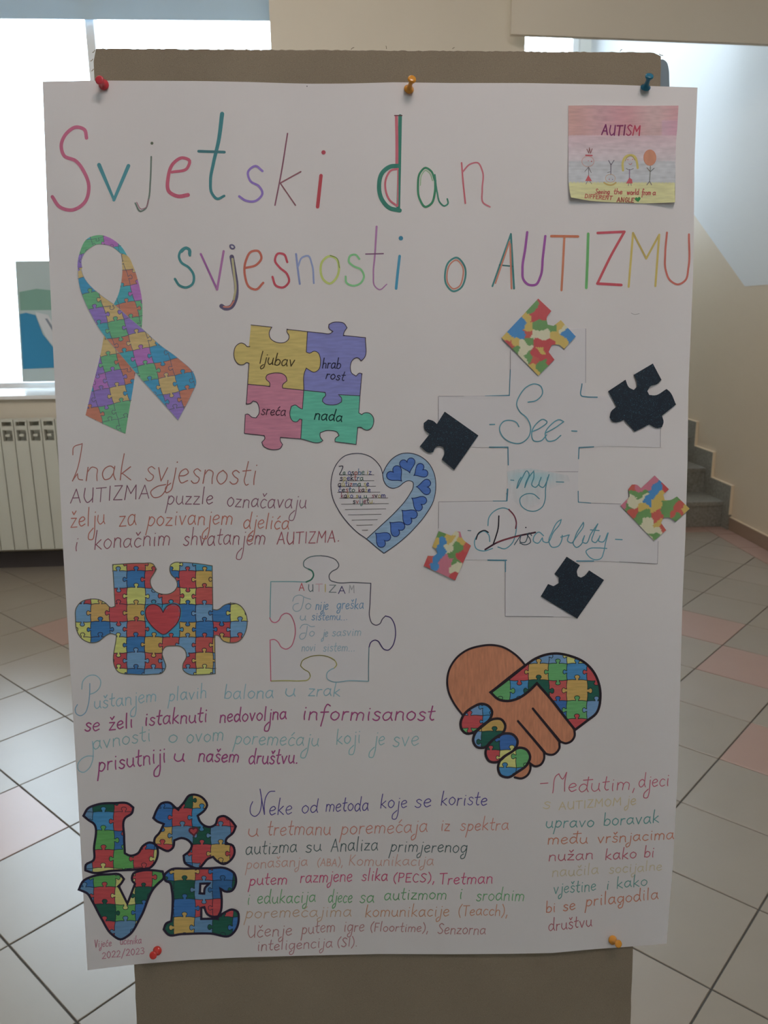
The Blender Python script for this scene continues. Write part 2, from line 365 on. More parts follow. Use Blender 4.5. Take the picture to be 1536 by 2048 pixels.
# ------------------------------------------------------------------ radiator
rz1 = hit(60, 839, 1, YB-.14).z; rz0 = hit(60, 1099, 1, YB-.14).z
rx = hit(120, 900, 1, YB-.14).x
rad = empty('radiator', (rx-.6, YB-.09, rz0))
tag(rad, 'ivory ribbed aluminium radiator mounted below the bright window', 'radiator')
sw_ = .0795
for k in range(-12, 8):
    x0 = rx + k*sw_ - .012; w = sw_*.94; ya, yb_ = YB-.14, YB-.05
    mb = MB()
    hh = rz1-rz0
    mb.box((x0+.001, ya, rz0+.0), (x0+w, ya+.012, rz1-.125))               # front plate
    mb.box((x0+w*.42, ya+.012, rz0), (x0+w*.58, yb_, rz1-.13))             # core
    mb.box((x0+.001, yb_-.01, rz0), (x0+w, yb_, rz1-.02))                  # rear plate
    mb.box((x0+.0, ya+.002, rz1-.012), (x0+w, yb_, rz1))                   # top cap
    mb.box((x0+.002, ya+.008, rz1-.062), (x0+w-.002, ya+.02, rz1-.038))    # crossbar of the grille
    mb.box((x0+.0, ya+.004, rz1-.125), (x0+.010, ya+.04, rz1-.01)); mb.box((x0+w-.010, ya+.004, rz1-.125), (x0+w, ya+.04, rz1-.01))
    # curved top of front plate
    pts = []
    for a in range(0, 9):
        t = math.pi*a/8; pts.append((x0+w/2-math.cos(t)*w*.42, ya+.006, rz1-.125+.0 - math.sin(t)*.0 + .0))
    mb.box((x0+w*.34, ya+.004, rz1-.10), (x0+w*.66, ya+.03, rz1-.086))
    s_ = mb.build('radiator_section', M_rad, rad)
MB().tube([(rx-12*sw_, YB-.09, rz0+.04), (rx+8*sw_, YB-.09, rz0+.04)], .017).build('pipe', M_rad, rad)
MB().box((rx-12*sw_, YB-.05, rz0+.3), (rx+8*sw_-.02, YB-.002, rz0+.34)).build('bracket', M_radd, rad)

# ================================================================== POSTER PLANE
ed = np.array([825-768., 14300-1024., F]); ed /= np.linalg.norm(ed)
ex = np.array([35632., -624., F]); ex -= ed*np.dot(ex, ed); ex /= np.linalg.norm(ex)
EX, ED = world_dir(ex), world_dir(ed)
NP = EX.cross(ED).normalized()
if NP.y > 0: NP = -NP                        # towards the camera
_t0 = (85., 163.); _t1 = (1395., 175.)
def plane_t(u, v, off):
    d = ray(u, v); k = d.dot(NP)
    return d, (-(PD)+off)/k
PD = 1.0
a = CAM + ray(*_t0)*((-PD)/ray(*_t0).dot(NP)); b = CAM + ray(*_t1)*((-PD)/ray(*_t1).dot(NP))
PD = .70/(a-b).length                        # the sheet is 70 cm wide
def wave(u, v):
    return .0011*math.sin(u*.0105+v*.0013+.6) + .0007*math.sin(v*.0062+u*.004) + .0006*math.sin(u*.021-v*.005)
CURLS = [(1138, 404, 90, .006), (1352, 408, 60, .005)]   # the crayon card lifts at its lower corners
def P(u, v, off=0.0, wv=True):
    d = ray(u, v)
    if wv:
        if off > .0009 and off < .0018:
            for cu, cv, cr_, ch_ in CURLS: off += ch_*max(0, 1-math.hypot(u-cu, v-cv)/cr_)**2
        off += wave(u, v)
    return CAM + d*((-PD+off)/d.dot(NP))
PC = P(760, 1030)
MM = .001

def smooth(pts, closed=False, step=6.0, corner=62, tension=.5):
    """Catmull-Rom through the points, with real corners kept sharp."""
    n = len(pts); out = []
    if n < 3 and not closed: 
        (x0, y0), (x1, y1) = pts; k = max(1, int(math.hypot(x1-x0, y1-y0)/step))
        return [(x0+(x1-x0)*i/k, y0+(y1-y0)*i/k) for i in range(k+1)]
    def g_(i): return pts[i % n] if closed else pts[min(max(i, 0), n-1)]
    sharp = []
    for i in range(n):
        if not closed and i in (0, n-1): sharp.append(True); continue
        a, b, c = g_(i-1), g_(i), g_(i+1)
        t1 = math.atan2(b[1]-a[1], b[0]-a[0]); t2 = math.atan2(c[1]-b[1], c[0]-b[0])
        dt = abs((t2-t1+math.pi) % (2*math.pi)-math.pi); sharp.append(math.degrees(dt) > corner or a == b or b == c)
    for i in range(n if closed else n-1):
        p0, p1, p2, p3 = g_(i-1), g_(i), g_(i+1), g_(i+2)
        if p1 == p2: continue
        L = math.hypot(p2[0]-p1[0], p2[1]-p1[1])
        def tan(q0, q1, q2):
            l1 = math.hypot(q1[0]-q0[0], q1[1]-q0[1]) or 1; l2 = math.hypot(q2[0]-q1[0], q2[1]-q1[1]) or 1
            tx = (q1[0]-q0[0])/l1*l2/(l1+l2) + (q2[0]-q1[0])/l2*l1/(l1+l2); ty = (q1[1]-q0[1])/l1*l2/(l1+l2) + (q2[1]-q1[1])/l2*l1/(l1+l2)
            return tx, ty
        m1 = (0, 0) if sharp[i] else tan(p0, p1, p2)
        j = (i+1) % n
        m2 = (0, 0) if sharp[j] else tan(p1, p2, p3)
        ch = ((p2[0]-p1[0])/L, (p2[1]-p1[1])/L)
        if sharp[i]: m1 = ch
        if sharp[j]: m2 = ch
        k = max(1, int(math.ceil(L/step)))
        if not (sharp[i] and sharp[j]): k = max(k, 3)
        for s in range(k):
            t = s/k; h1 = 2*t**3-3*t*t+1; h2 = -2*t**3+3*t*t; h3 = t**3-2*t*t+t; h4 = t**3-t*t
            out.append((h1*p1[0]+h2*p2[0]+h3*m1[0]*L+h4*m2[0]*L, h1*p1[1]+h2*p2[1]+h3*m1[1]*L+h4*m2[1]*L))
    if not closed: out.append(pts[-1])
    return out
def pip(x, y, poly):
    r = False; n = len(poly); j = n-1
    for i in range(n):
        xi, yi = poly[i]; xj, yj = poly[j]
        if (yi > y) != (yj > y) and x < (xj-xi)*(y-yi)/(yj-yi)+xi: r = not r
        j = i
    return r
def paper_level(v):
    xs = (160, 600, 1000, 1300, 1500, 1700, 1900); ys = (156, 150, 147, 138, 130, 124, 118)
    return float(np.interp(v, xs, ys))
def ink(c, v, k=1.0):
    """reflectance of an ink seen as sRGB c where the surrounding white paper is seen at paper_level(v)"""
    pl = lin(paper_level(v)); q = [lin(x)/pl*.79*k*.97 for x in c]; m = max(q)
    if m > .78: q = [x*.78/m for x in q]
    g_ = .3*q[0]+.55*q[1]+.15*q[2]; return tuple(max(.004, x+(g_-x)*.27) for x in q)
_lift = [0]
class Ink:
    def __init__(s, off, wv=True): s.v = []; s.f = []; s.c = []; s.off = off*MM; s.n = 0
    def lay(s): s.n += 1; return s.off + s.n*.0012*MM
    def stroke(s, pts, w, color, closed=False, taper=0, raw=False, step=4.0, alpha=1, corner=112, v0=None, w2=None):
        if not raw: pts = smooth(pts, closed, step, corner)
        if closed: pts = pts+[pts[0]]
        # drop repeats
        q = [pts[0]]
        for p_ in pts[1:]:
            if math.hypot(p_[0]-q[-1][0], p_[1]-q[-1][1]) > .15: q.append(p_)
        pts = q
        off = s.lay()
        kk = .70 if w < 3.2 and not raw else 1
        col = (*ink(color, v0 if v0 is not None else pts[0][1], kk), alpha) if max(color) > 1.001 else (*color, alpha)
        n = len(pts)
        if n == 1: return s.dot(pts[0], w/2, color, alpha)
        L, Rr = [], []
        for i, (x, y) in enumerate(pts):
            if closed:
                a = pts[i-1] if i > 0 else pts[-2]; b = pts[i+1] if i < n-1 else pts[1]
            else: a = pts[max(i-1, 0)]; b = pts[min(i+1, n-1)]
            tx, ty = b[0]-a[0], b[1]-a[1]; l = math.hypot(tx, ty) or 1; nx, ny = -ty/l, tx/l
            t = i/(n-1); ww = w if w2 is None else w+(w2-w)*t
            if taper: ww *= 1-taper*abs(2*t-1)**2
            if not closed:
                pass
            h = ww/2
            # mitre at strong bends
            if 0 < i < n-1 or closed:
                ax, ay = x-a[0], y-a[1]; la = math.hypot(ax, ay) or 1
                cs = abs(-ay/la*nx + ax/la*ny); h = min(h/max(cs, .45), h*2)
            L.append((x+nx*h, y+ny*h)); Rr.append((x-nx*h, y-ny*h))
        b0 = len(s.v)
        for l, r in zip(L, Rr): s.v += [P(*l, off), P(*r, off)]; s.c += [col, col]
        for i in range(n-1): s.f.append((b0+2*i, b0+2*i+1, b0+2*i+3, b0+2*i+2))
        if not closed and w > 1.2:
            for (x, y), (tx, ty), ww in ((pts[0], (pts[0][0]-pts[1][0], pts[0][1]-pts[1][1]), w*(1-taper)), (pts[-1], (pts[-1][0]-pts[-2][0], pts[-1][1]-pts[-2][1]), (w2 or w)*(1-taper))):
                l = math.hypot(tx, ty) or 1; tx /= l; ty /= l; k0 = len(s.v); r = ww/2
                for a in range(-3, 4):
                    t = a*math.pi/6; dx = tx*math.cos(t)-ty*math.sin(t); dy = tx*math.sin(t)+ty*math.cos(t)
                    s.v.append(P(x+dx*r, y+dy*r, off)); s.c.append(col)
                s.f.append(tuple(range(k0, k0+7)))
        return s
    def dot(s, c, r, color, alpha=1, seg=10):
        off = s.lay(); col = (*ink(color, c[1]), alpha) if max(color) > 1.001 else (*color, alpha); b = len(s.v)
        for i in range(seg): s.v.append(P(c[0]+r*math.cos(2*math.pi*i/seg), c[1]+r*math.sin(2*math.pi*i/seg), off)); s.c.append(col)
        s.f.append(tuple(range(b, b+seg))); return s
    def fill(s, polys, colfn, seams=(), gridstep=14, holes=(), skirt=0, comp=False, pervert=False, alphafn=None):
        """constrained triangulation of polygons; colfn(x, y) gives the pigment"""
        pts, edges = [], []
        def addline(l, closed):
            b = len(pts); pts.extend(Vector(p_) for p_ in l); m = len(l)
            for i in range(m if closed else m-1): edges.append((b+i, b+(i+1) % m))
        for pl in list(polys)+list(holes): addline(pl, True)
        for sm in seams: addline(sm, False)
        xs = [p_[0] for pl in polys for p_ in pl]; ys = [p_[1] for pl in polys for p_ in pl]
        x = min(xs)+gridstep*.5; k = 0
        while x < max(xs):
            y = min(ys)+gridstep*(.5 if k % 2 else .2)
            while y < max(ys): pts.append(Vector((x, y))); y += gridstep
            x += gridstep; k += 1
        V, E_, T, _, OE, _ = delaunay_2d_cdt(pts, edges, [], 0, 1e-4)
        off = s.lay()
        def inside(x, y): return any(pip(x, y, p_) for p_ in polys) and not any(pip(x, y, p_) for p_ in holes)
        cent = [(sum(V[i].x for i in t)/len(t), sum(V[i].y for i in t)/len(t)) for t in T]
        ins = [inside(*c) for c in cent]
        cols = [None]*len(T)
        if comp:
            cons = set(); emap = {}
            for e, oe in zip(E_, OE):
                if oe: cons.add((min(e), max(e)))
            for ti, t in enumerate(T):
                if not ins[ti]: continue
                for a in range(len(t)):
                    k = (min(t[a], t[(a+1) % len(t)]), max(t[a], t[(a+1) % len(t)])); emap.setdefault(k, []).append(ti)
            adj = {}
            for k, l in emap.items():
                if len(l) == 2 and k not in cons: adj.setdefault(l[0], []).append(l[1]); adj.setdefault(l[1], []).append(l[0])
            seen = set()
            for ti in range(len(T)):
                if not ins[ti] or ti in seen: continue
                st_, grp = [ti], []; seen.add(ti)
                while st_:
                    q = st_.pop(); grp.append(q)
                    for r in adj.get(q, ()):
                        if r not in seen: seen.add(r); st_.append(r)
                vote = {}
                for q in grp:
                    t = T[q]; a, b, c = V[t[0]], V[t[1]], V[t[2]]; ar = abs((b.x-a.x)*(c.y-a.y)-(b.y-a.y)*(c.x-a.x))
                    kk = colfn(*cent[q]); vote[kk] = vote.get(kk, 0)+ar
                best = max(vote, key=vote.get)
                for q in grp: cols[q] = best
        for ti, t in enumerate(T):
            if not ins[ti]: continue
            b = len(s.v)
            for i in t:
                s.v.append(P(V[i].x, V[i].y, off))
                if pervert: cc = colfn(V[i].x, V[i].y)
                else: cc = cols[ti] or colfn(*cent[ti])
                al = alphafn(V[i].x, V[i].y) if alphafn else 1
                s.c.append((*cc, al))
            s.f.append(tuple(range(b, b+len(t))))
        if skirt:
            for pl in list(polys):
                b = len(s.v); m = len(pl)
                for x, y in pl:
                    s.v += [P(x, y, off), P(x, y, off-skirt*MM)]; cc = (*PAPER, 1); s.c += [cc, cc]
                for i in range(m):
                    j = (i+1) % m; s.f.append((b+2*i, b+2*i+1, b+2*j+1, b+2*j))
        return s
    def build(s, name, parent, m=None, label=None):
        o = mesh_obj(name, s.v, s.f, m or M_ink, parent)
        at = o.data.color_attributes.new('pigment', 'FLOAT_COLOR', 'POINT')
        at.data.foreach_set('color', np.array(s.c, dtype=np.float32).ravel())
        if label: o['label'] = label
        return o
def Z(x0, y0, k):
    def f(txt):
        return [(x0+float(a.split(',')[0])/k, y0+float(a.split(',')[1])/k) for a in txt.split()]
    return f

# ------------------------------------------------------------------ display board
board = empty('display_board', tuple(P(768, 1024, -.02)))
tag(board, 'taupe fabric display board leaning upright behind the white poster', 'display board')
off = -.0045
def edge_line(x0, y0, x1, y1, n, amp):
    r = []
    for i in range(n):
        t = i/n; r.append((x0+(x1-x0)*t+random.uniform(-amp, amp), y0+(y1-y0)*t+random.uniform(-amp, amp)))
    return r
ol = edge_line(192, 97, 1315, 105, 160, .9) + edge_line(1322, 112, 1252, 2330, 120, .5) + edge_line(1252, 2330, 286, 2330, 4, .1) + edge_line(286, 2330, 187, 104, 120, .8)
n = len(ol)
fr_ = [P(x, y, off, False) for x, y in ol]; bk = [p_ - NP*.028 for p_ in fr_]
MB_ = MB(); MB_.v = fr_+bk; MB_.f = [tuple(range(n)), tuple(range(2*n-1, n-1, -1))] + [(i, n+i, n+(i+1) % n, (i+1) % n) for i in range(n)]
MB_.build('fabric_panel', M_fab, board)
# frayed threads along the cut edge of the cloth
for x, y, dx, dy in ((505, 99, 3, -5), (702, 99, 6, -4), (773, 98, -1, -6), (1062, 101, 5, -4), (1300, 105, 5, 2), (1318, 108, 8, 3), (1240, 103, 4, -4), (320, 97, -4, -4), (190, 100, -5, 5), (186, 118, -5, 4), (187, 138, -4, 4), (905, 98, 4, -3)):
    MB().tube([P(x, y, off, False), P(x+dx*.5, y+dy*.8, off+.0005, False), P(x+dx, y+dy, off-.0005, False)], .00035, 5).build('loose_thread', M_fab, board)
# rounded grey metal end cap of the stand, peeping out at the top right
bx0 = P(1322, 150, off-.022, False)
pr = [(1312, 122), (1326, 119), (1333, 124), (1337, 136), (1338.5, 160), (1339, 205), (1337, 240), (1325, 248), (1312, 248)]
pr = smooth(pr, True, 5)
MB().prism([P(x, y, off-.032, False) for x, y in pr], -NP*.022).build('stand_bracket', M_steel, board)
b1 = P(300, 2300, off-.04, False); b2 = P(1240, 2300, off-.04, False); tl = P(330, 300, off-.04, False); tr_ = P(1200, 300, off-.04, False)
for pa, pb in ((b1, tl), (b2, tr_)):
    up = (pb-pa).normalized(); foot = pa - up*((pa.z-.02)/up.z)
    MB().tube([pb, foot], .012).build('leg', M_steel, board)
    bk_ = Vector((pb.x, pb.y+.62, .012)); MB().tube([pb + Vector((0, .015, 0)), bk_], .010).build('leg', M_steel, board)
MB().tube([tl, tr_], .009).build('crossbar', M_steel, board)

# ================================================================== THE POSTER
poster = empty('poster', tuple(PC)); poster['_o'] = tuple(PC)
tag(poster, 'large white hand-lettered poster on autism awareness, pinned to taupe board', 'poster')
def itp(tbl, t): return float(np.interp(t, [a for a, _ in tbl], [b for _, b in tbl]))
LE = [(163, 85), (330, 91), (500, 97), (780, 110), (1096, 126), (1430, 146), (1560, 154), (1940, 175)]
RE = [(175, 1395), (322, 1389), (440, 1388), (556, 1386), (629, 1383), (776, 1377), (922, 1375), (1069, 1371), (1200, 1365), (1540, 1356), (1728, 1346), (1888, 1333)]
TE = [(85, 163), (187, 161), (400, 162), (500, 164), (561, 166), (620, 167.5), (700, 167), (790, 164.5), (900, 166), (1050, 166), (1215, 169), (1300, 172), (1395, 175)]
BE = [(175, 1940.5), (272, 1928.5), (380, 1920), (477, 1915), (620, 1911), (760, 1908), (900, 1908.5), (1030, 1907.5), (1105, 1906), (1180, 1899), (1263, 1893), (1333, 1887.5)]
NU, NV = 56, 76; V_ = []; F_ = []
for j in range(NV+1):
    for i in range(NU+1):
        s_, t_ = i/NU, j/NV
        ut = 85+s_*1310; ub = 175+s_*1158
        vt = itp(TE, ut); vb = itp(BE, ub); v = vt+(vb-vt)*t_
        ul = itp(LE, 163+(1940-163)*t_); ur = itp(RE, 175+(1888-175)*t_); u = ul+(ur-ul)*s_
        V_.append(P(u, v, 0))
for j in range(NV):
    for i in range(NU):
        a = j*(NU+1)+i; F_.append((a, a+1, a+NU+2, a+NU+1))
sheet = mesh_obj('paper_sheet', V_, F_, M_paper, poster, smooth=True)

# ---------------------------------------------- single-stroke handwriting
G = {
 'a': (1.0, '.82,.8 .55,1 .2,.85 .05,.4 .25,.03 .55,.12 .78,.5/.82,.98 .8,.35 .95,.02'),
 'b': (.9, '.15,1.9 .1,1 .08,.05/.1,.5 .4,.95 .78,.75 .8,.3 .45,0 .08,.1'),
 'c': (.8, '.75,.85 .45,1 .12,.7 .08,.3 .35,0 .75,.15'),
 'd': (1.0, '.8,.75 .5,1 .15,.8 .05,.35 .3,0 .6,.15 .8,.5/.88,1.9 .82,1 .82,.3 .95,0'),
 'e': (.85, '.12,.5 .5,.55 .75,.75 .55,1 .2,.85 .06,.4 .3,.02 .78,.2'),
 'f': (.8, '.85,1.7 .6,1.9 .4,1.5 .35,.6 .2,-.8/.05,.9 .75,.95'),
 'g': (.95, '.8,.8 .5,1 .15,.8 .08,.4 .3,.05 .6,.2 .8,.6/.83,.98 .8,-.1 .6,-.75 .25,-.8 .15,-.5 .5,-.15'),
 'h': (.9, '.15,1.9 .1,0/.1,.5 .4,.95 .7,.85 .75,.4 .78,0'),
 'i': (.4, '.2,.95 .18,.3 .22,0/.22,1.35 .24,1.38'),
 'j': (.5, '.4,.95 .35,0 .2,-.7 -.1,-.85 -.2,-.5 .15,-.15/.42,1.35 .44,1.38'),
 'J': (.5, '.4,.95 .38,0 .34,-.9 .1,-1.5 -.3,-1.45 -.35,-.95 .2,-.3/.42,1.35 .44,1.38'),
 'k': (.85, '.2,1.9 .12,1 .1,0/.7,.95 .15,.45/.2,.48 .8,0'),
 'l': (.4, '.2,1.9 .15,.9 .15,0'),
 'm': (1.35, '.1,.95 .08,0/.1,.6 .35,.97 .58,.85 .6,0/.62,.6 .9,.97 1.15,.85 1.2,0'),
 'n': (.9, '.12,.95 .08,0/.1,.6 .4,.97 .72,.85 .75,.35 .8,0'),
 'o': (.9, '.45,1 .12,.75 .08,.3 .4,0 .75,.25 .8,.7 .45,1'),
 'p': (.9, '.2,1 .1,0 -.05,-.95/.15,.6 .45,.98 .8,.75 .75,.3 .4,.02 .12,.15'),
 'r': (.65, '.12,.95 .08,0/.1,.55 .3,.9 .6,.92'),
 's': (.75, '.68,.85 .4,1 .15,.8 .35,.55 .65,.35 .55,.05 .25,0 .05,.15'),
 't': (.65, '.35,1.7 .28,.8 .28,.2 .45,0 .6,.08/.02,1.0 .65,1.08'),
 'u': (.95, '.1,.95 .1,.3 .35,0 .7,.2 .8,.95/.8,.95 .8,.25 .92,0'),
 'v': (.85, '.05,.95 .38,.02/.38,.02 .75,.97'),
 'w': (1.2, '.05,.95 .3,.02/.3,.02 .55,.9/.55,.9 .82,.02/.82,.02 1.1,.97'),
 'y': (.85, '.05,.95 .4,.05/.78,.97 .3,-.8 .05,-.8'),
 'z': (.8, '.08,.95 .7,.92/.7,.92 .05,.05/.05,.05 .78,.03'),
 'A': (1.1, '.0,0 .5,1.7/.5,1.7 .98,0/.2,.62 .82,.62'),
 'B': (.95, '.1,1.7 .1,0/.1,1.7 .7,1.5 .6,1.0 .1,.9/.1,.9 .8,.7 .75,.15 .1,0'),
 'C': (.95, '.85,1.45 .5,1.7 .12,1.1 .12,.5 .5,0 .85,.2'),
 'D': (1.0, '.1,1.7 .1,0/.1,1.7 .7,1.5 .9,.85 .7,.2 .1,0'),
 'E': (.85, '.8,1.7 .1,1.65/.1,1.65 .1,0/.1,0 .8,.05/.1,.88 .65,.92'),
 'F': (.8, '.1,1.7 .1,0/.1,1.7 .75,1.7/.1,.9 .6,.92'),
 'G': (1.0, '.85,1.4 .5,1.7 .12,1.1 .12,.5 .5,0 .85,.3/.85,.3 .85,.8/.85,.8 .55,.8'),
 'I': (.4, '.2,1.7 .2,0'),
 'K': (.95, '.15,1.7 .1,0/.8,1.65 .15,.75/.2,.8 .85,0'),
 'L': (.8, '.1,1.7 .1,0/.1,0 .75,.05'),
 'M': (1.3, '.05,0 .2,1.7/.2,1.7 .62,.7/.62,.7 1.1,1.7/1.1,1.7 1.15,0'),
 'N': (1.1, '.1,0 .1,1.7/.1,1.7 .85,0/.85,0 .9,1.7'),
 'O': (1.1, '.5,1.7 .12,1.2 .12,.5 .5,0 .9,.45 .92,1.2 .5,1.7'),
 'P': (.9, '.1,1.7 .1,0/.1,1.7 .75,1.55 .7,1.0 .1,.8'),
 'R': (.95, '.1,1.7 .1,0/.1,1.7 .75,1.55 .7,1.0 .1,.85/.3,.85 .85,0'),
 'S': (.95, '.85,1.5 .5,1.7 .15,1.35 .45,.9 .8,.5 .6,.05 .3,0 .05,.2'),
 'T': (1.0, '.5,1.7 .48,0/.0,1.68 1.0,1.72'),
 'U': (1.05, '.1,1.7 .1,.5 .4,0 .8,.3 .9,1.7/.9,1.7 .92,0'),
 'V': (1.0, '.02,1.7 .45,0/.45,0 .9,1.7'),
 'Z': (.95, '.1,1.65 .85,1.65/.85,1.65 .05,.05/.05,.05 .9,.02'),
 '0': (.95, '.45,1.7 .12,1.2 .12,.5 .45,0 .8,.5 .8,1.2 .45,1.7'),
 '2': (.9, '.1,1.35 .4,1.7 .75,1.4 .6,.8 .05,.05/.05,.05 .85,.05'),
 '3': (.9, '.1,1.55 .5,1.7 .75,1.35 .4,.95/.4,.95 .8,.6 .55,.05 .05,.15'),
 '/': (.9, '.05,-.5 .85,2.1'),
 '(': (.55, '.5,2 .12,1.2 .12,.4 .4,-.3'), ')': (.55, '.05,2 .4,1.2 .42,.4 .1,-.3'),
 '.': (.4, '.15,.02 .2,.06'), ',': (.4, '.22,.15 .1,-.4'), '-': (1.0, '.1,.6 .9,.6'), ' ': (.6, ''),
}
ACC = {'š': ('s', 'v'), 'č': ('c', 'v'), 'ž': ('z', 'v'), 'ć': ('c', "'"), 'đ': ('d', '-')}
def glyph(ch):
    acc = None
    if ch in ACC: ch, acc = ACC[ch]
    w, d = G[ch]
    st = [[tuple(map(float, p_.split(','))) for p_ in s_.split()] for s_ in d.split('/')] if d else []
    if acc == 'v': st.append([(w*.25, 1.6), (w*.48, 1.3)]); st.append([(w*.48, 1.3), (w*.8, 1.65)])
    if acc == "'": st.append([(w*.4, 1.25), (w*.75, 1.6)])
    if acc == '-': st.append([(w*.4, 1.5), (w*1.3, 1.55)])
    return w, st
def word(I, txt, u0, v0, u1, v1, xh, color, w=1.9, slant=.12, jit=.03, cols=None, cap=1.0):
    gl_ = [glyph(c) for c in txt]; gap = .17
    tot = sum(g_[0]+gap for g_ in gl_)-gap
    L = math.hypot(u1-u0, v1-v0); sx = L/tot; dx, dy = (u1-u0)/L, (v1-v0)/L; x = 0
    for k, (gw, sts) in enumerate(gl_):
        jy = random.uniform(-jit, jit)*2; js = 1+random.uniform(-.05, .05); c_ = cols[k] if cols else color
        for s_ in sts:
            pts = []
            for a, b in s_:
                yy = (b*js+jy)*xh*(cap if (txt[k].isupper() and txt[k] != 'J') or txt[k].isdigit() else 1); xx = (x+a)*sx + slant*yy
                pts.append((u0+dx*xx+dy*yy, v0+dy*xx-dx*yy))
            I.stroke(pts, w*random.uniform(.9, 1.1), c_, step=2.5, corner=200, v0=v0)
        x += gw+gap
    return I
def ln(label, words, color, w=1.9, slant=.12, parent=poster, off=.25, extra=None):
    I = Ink(off)
    for t in words:
        word(I, t[0], t[1], t[2], t[3], t[4], t[5], t[6] if len(t) > 6 else color, w, slant)
    if extra: extra(I)
    return I.build('lettering', parent, M_ink, label)
# ---------------------------------------------- jigsaw colouring
KNOB = [(0, 0), (.34, .03), (.43, .02), (.42, .08), (.37, .15), (.40, .23), (.5, .26), (.60, .23), (.63, .15), (.58, .08), (.57, .02), (.66, .03), (1, 0)]
def jig(I, polys, z, nodes, cell, colour, linecol, lw=1.3, holes=(), gridstep=14, clipper=None):
    """nodes: dict (i,j)->(x,y) photo px; colour(i,j); cell(x,y)->(i,j)"""
    seams = []
    xs = [p_[0] for pl in polys for p_ in pl]; ys = [p_[1] for pl in polys for p_ in pl]
    bx = (min(xs)-6, min(ys)-6, max(xs)+6, max(ys)+6)
    for (i, j), a in nodes.items():
        for di, dj in ((1, 0), (0, 1)):
            b = nodes.get((i+di, j+dj))
            if not b: continue
            if max(a[0], b[0]) < bx[0] or min(a[0], b[0]) > bx[2] or max(a[1], b[1]) < bx[1] or min(a[1], b[1]) > bx[3]: continue
            sg = 1 if (i*3+j*5+di+(i*j) % 2) % 2 else -1
            L = math.hypot(b[0]-a[0], b[1]-a[1]); tx, ty = (b[0]-a[0])/L, (b[1]-a[1])/L; K = min(L, 40)
            l = [(a[0]+tx*(L*.5+(t-.5)*(K if 0 < t < 1 else L))-ty*nn*K*sg, a[1]+ty*(L*.5+(t-.5)*(K if 0 < t < 1 else L))+tx*nn*K*sg) for t, nn in KNOB]
            seams.append(smooth(l, False, 4, 95))
    def cf(x, y): return colour(*cell(x, y))
    I.fill(polys, cf, seams, gridstep, holes, comp=True, skirt=0)
    def ins(x, y): return any(pip(x, y, p_) for p_ in polys) and not any(pip(x, y, p_) for p_ in holes)
    for s_ in seams:
        run = []
        for k in range(len(s_)-1):
            mx, my = (s_[k][0]+s_[k+1][0])/2, (s_[k][1]+s_[k+1][1])/2
            if ins(mx, my):
                if not run: run = [s_[k]]
                run.append(s_[k+1])
            else:
                if len(run) > 1: I.stroke(run, lw, linecol, raw=True)
                run = []
        if len(run) > 1: I.stroke(run, lw, linecol, raw=True)
def grid_nodes(z, xs, ys, jit=3):
    rnd = random.Random(len(xs)*31+len(ys)); nd = {}
    for i, x in enumerate(xs):
        for j, y in enumerate(ys): nd[(i, j)] = z('%f,%f' % (x+rnd.uniform(-jit, jit), y+rnd.uniform(-jit, jit)))[0]
    X = [z('%f,0' % x)[0][0] for x in xs]; Y = [z('0,%f' % y)[0][1] for y in ys]
    def cell(x, y): return (int(np.searchsorted(X, x))-1, int(np.searchsorted(Y, y))-1)
    return nd, cell
def affine_nodes(z, o, ex_, ey_, n0, n1, m0, m1):
    nd = {}
    for i in range(n0, n1+1):
        for j in range(m0, m1+1): nd[(i, j)] = z('%f,%f' % (o[0]+ex_[0]*i+ey_[0]*j, o[1]+ex_[1]*i+ey_[1]*j))[0]
    o_, a_, b_ = z('%f,%f' % o)[0], z('%f,%f' % (o[0]+ex_[0], o[1]+ex_[1]))[0], z('%f,%f' % (o[0]+ey_[0], o[1]+ey_[1]))[0]
    M2 = np.linalg.inv(np.array([[a_[0]-o_[0], b_[0]-o_[0]], [a_[1]-o_[1], b_[1]-o_[1]]]))
    def cell(x, y):
        q = M2 @ np.array([x-o_[0], y-o_[1]]); return (math.floor(q[0]), math.floor(q[1]))
    return nd, cell
def table(rows, pal, v, default='s'):
    def f(i, j):
        ch = rows[j][i] if 0 <= j < len(rows) and 0 <= i < len(rows[j]) else default
        return ink(pal.get(ch, pal[default]), v)
    return f
def seeded(z, seeds, nodes, pal, v):
    S_ = [(*z(a.rsplit(',', 1)[0])[0], a.rsplit(',', 1)[1]) for a in seeds.split()]
    def f(i, j):
        a, b = nodes.get((i, j)), nodes.get((i+1, j+1))
        if not a or not b: return ink(pal['s'], v)
        cx_, cy_ = (a[0]+b[0])/2, (a[1]+b[1])/2
        k = min(S_, key=lambda s_: (s_[0]-cx_)**2+(s_[1]-cy_)**2)
        return ink(pal[k[2]], v)
    return f
def cut(name, poly, label=None, thick=.35, color=PAPER, m=None, off=None, gridstep=14):
    I = Ink(off if off is not None else thick)
    I.fill([poly], lambda x, y: color, gridstep=gridstep, skirt=thick+.2)
    return I.build(name, poster, m or M_pencil, label)

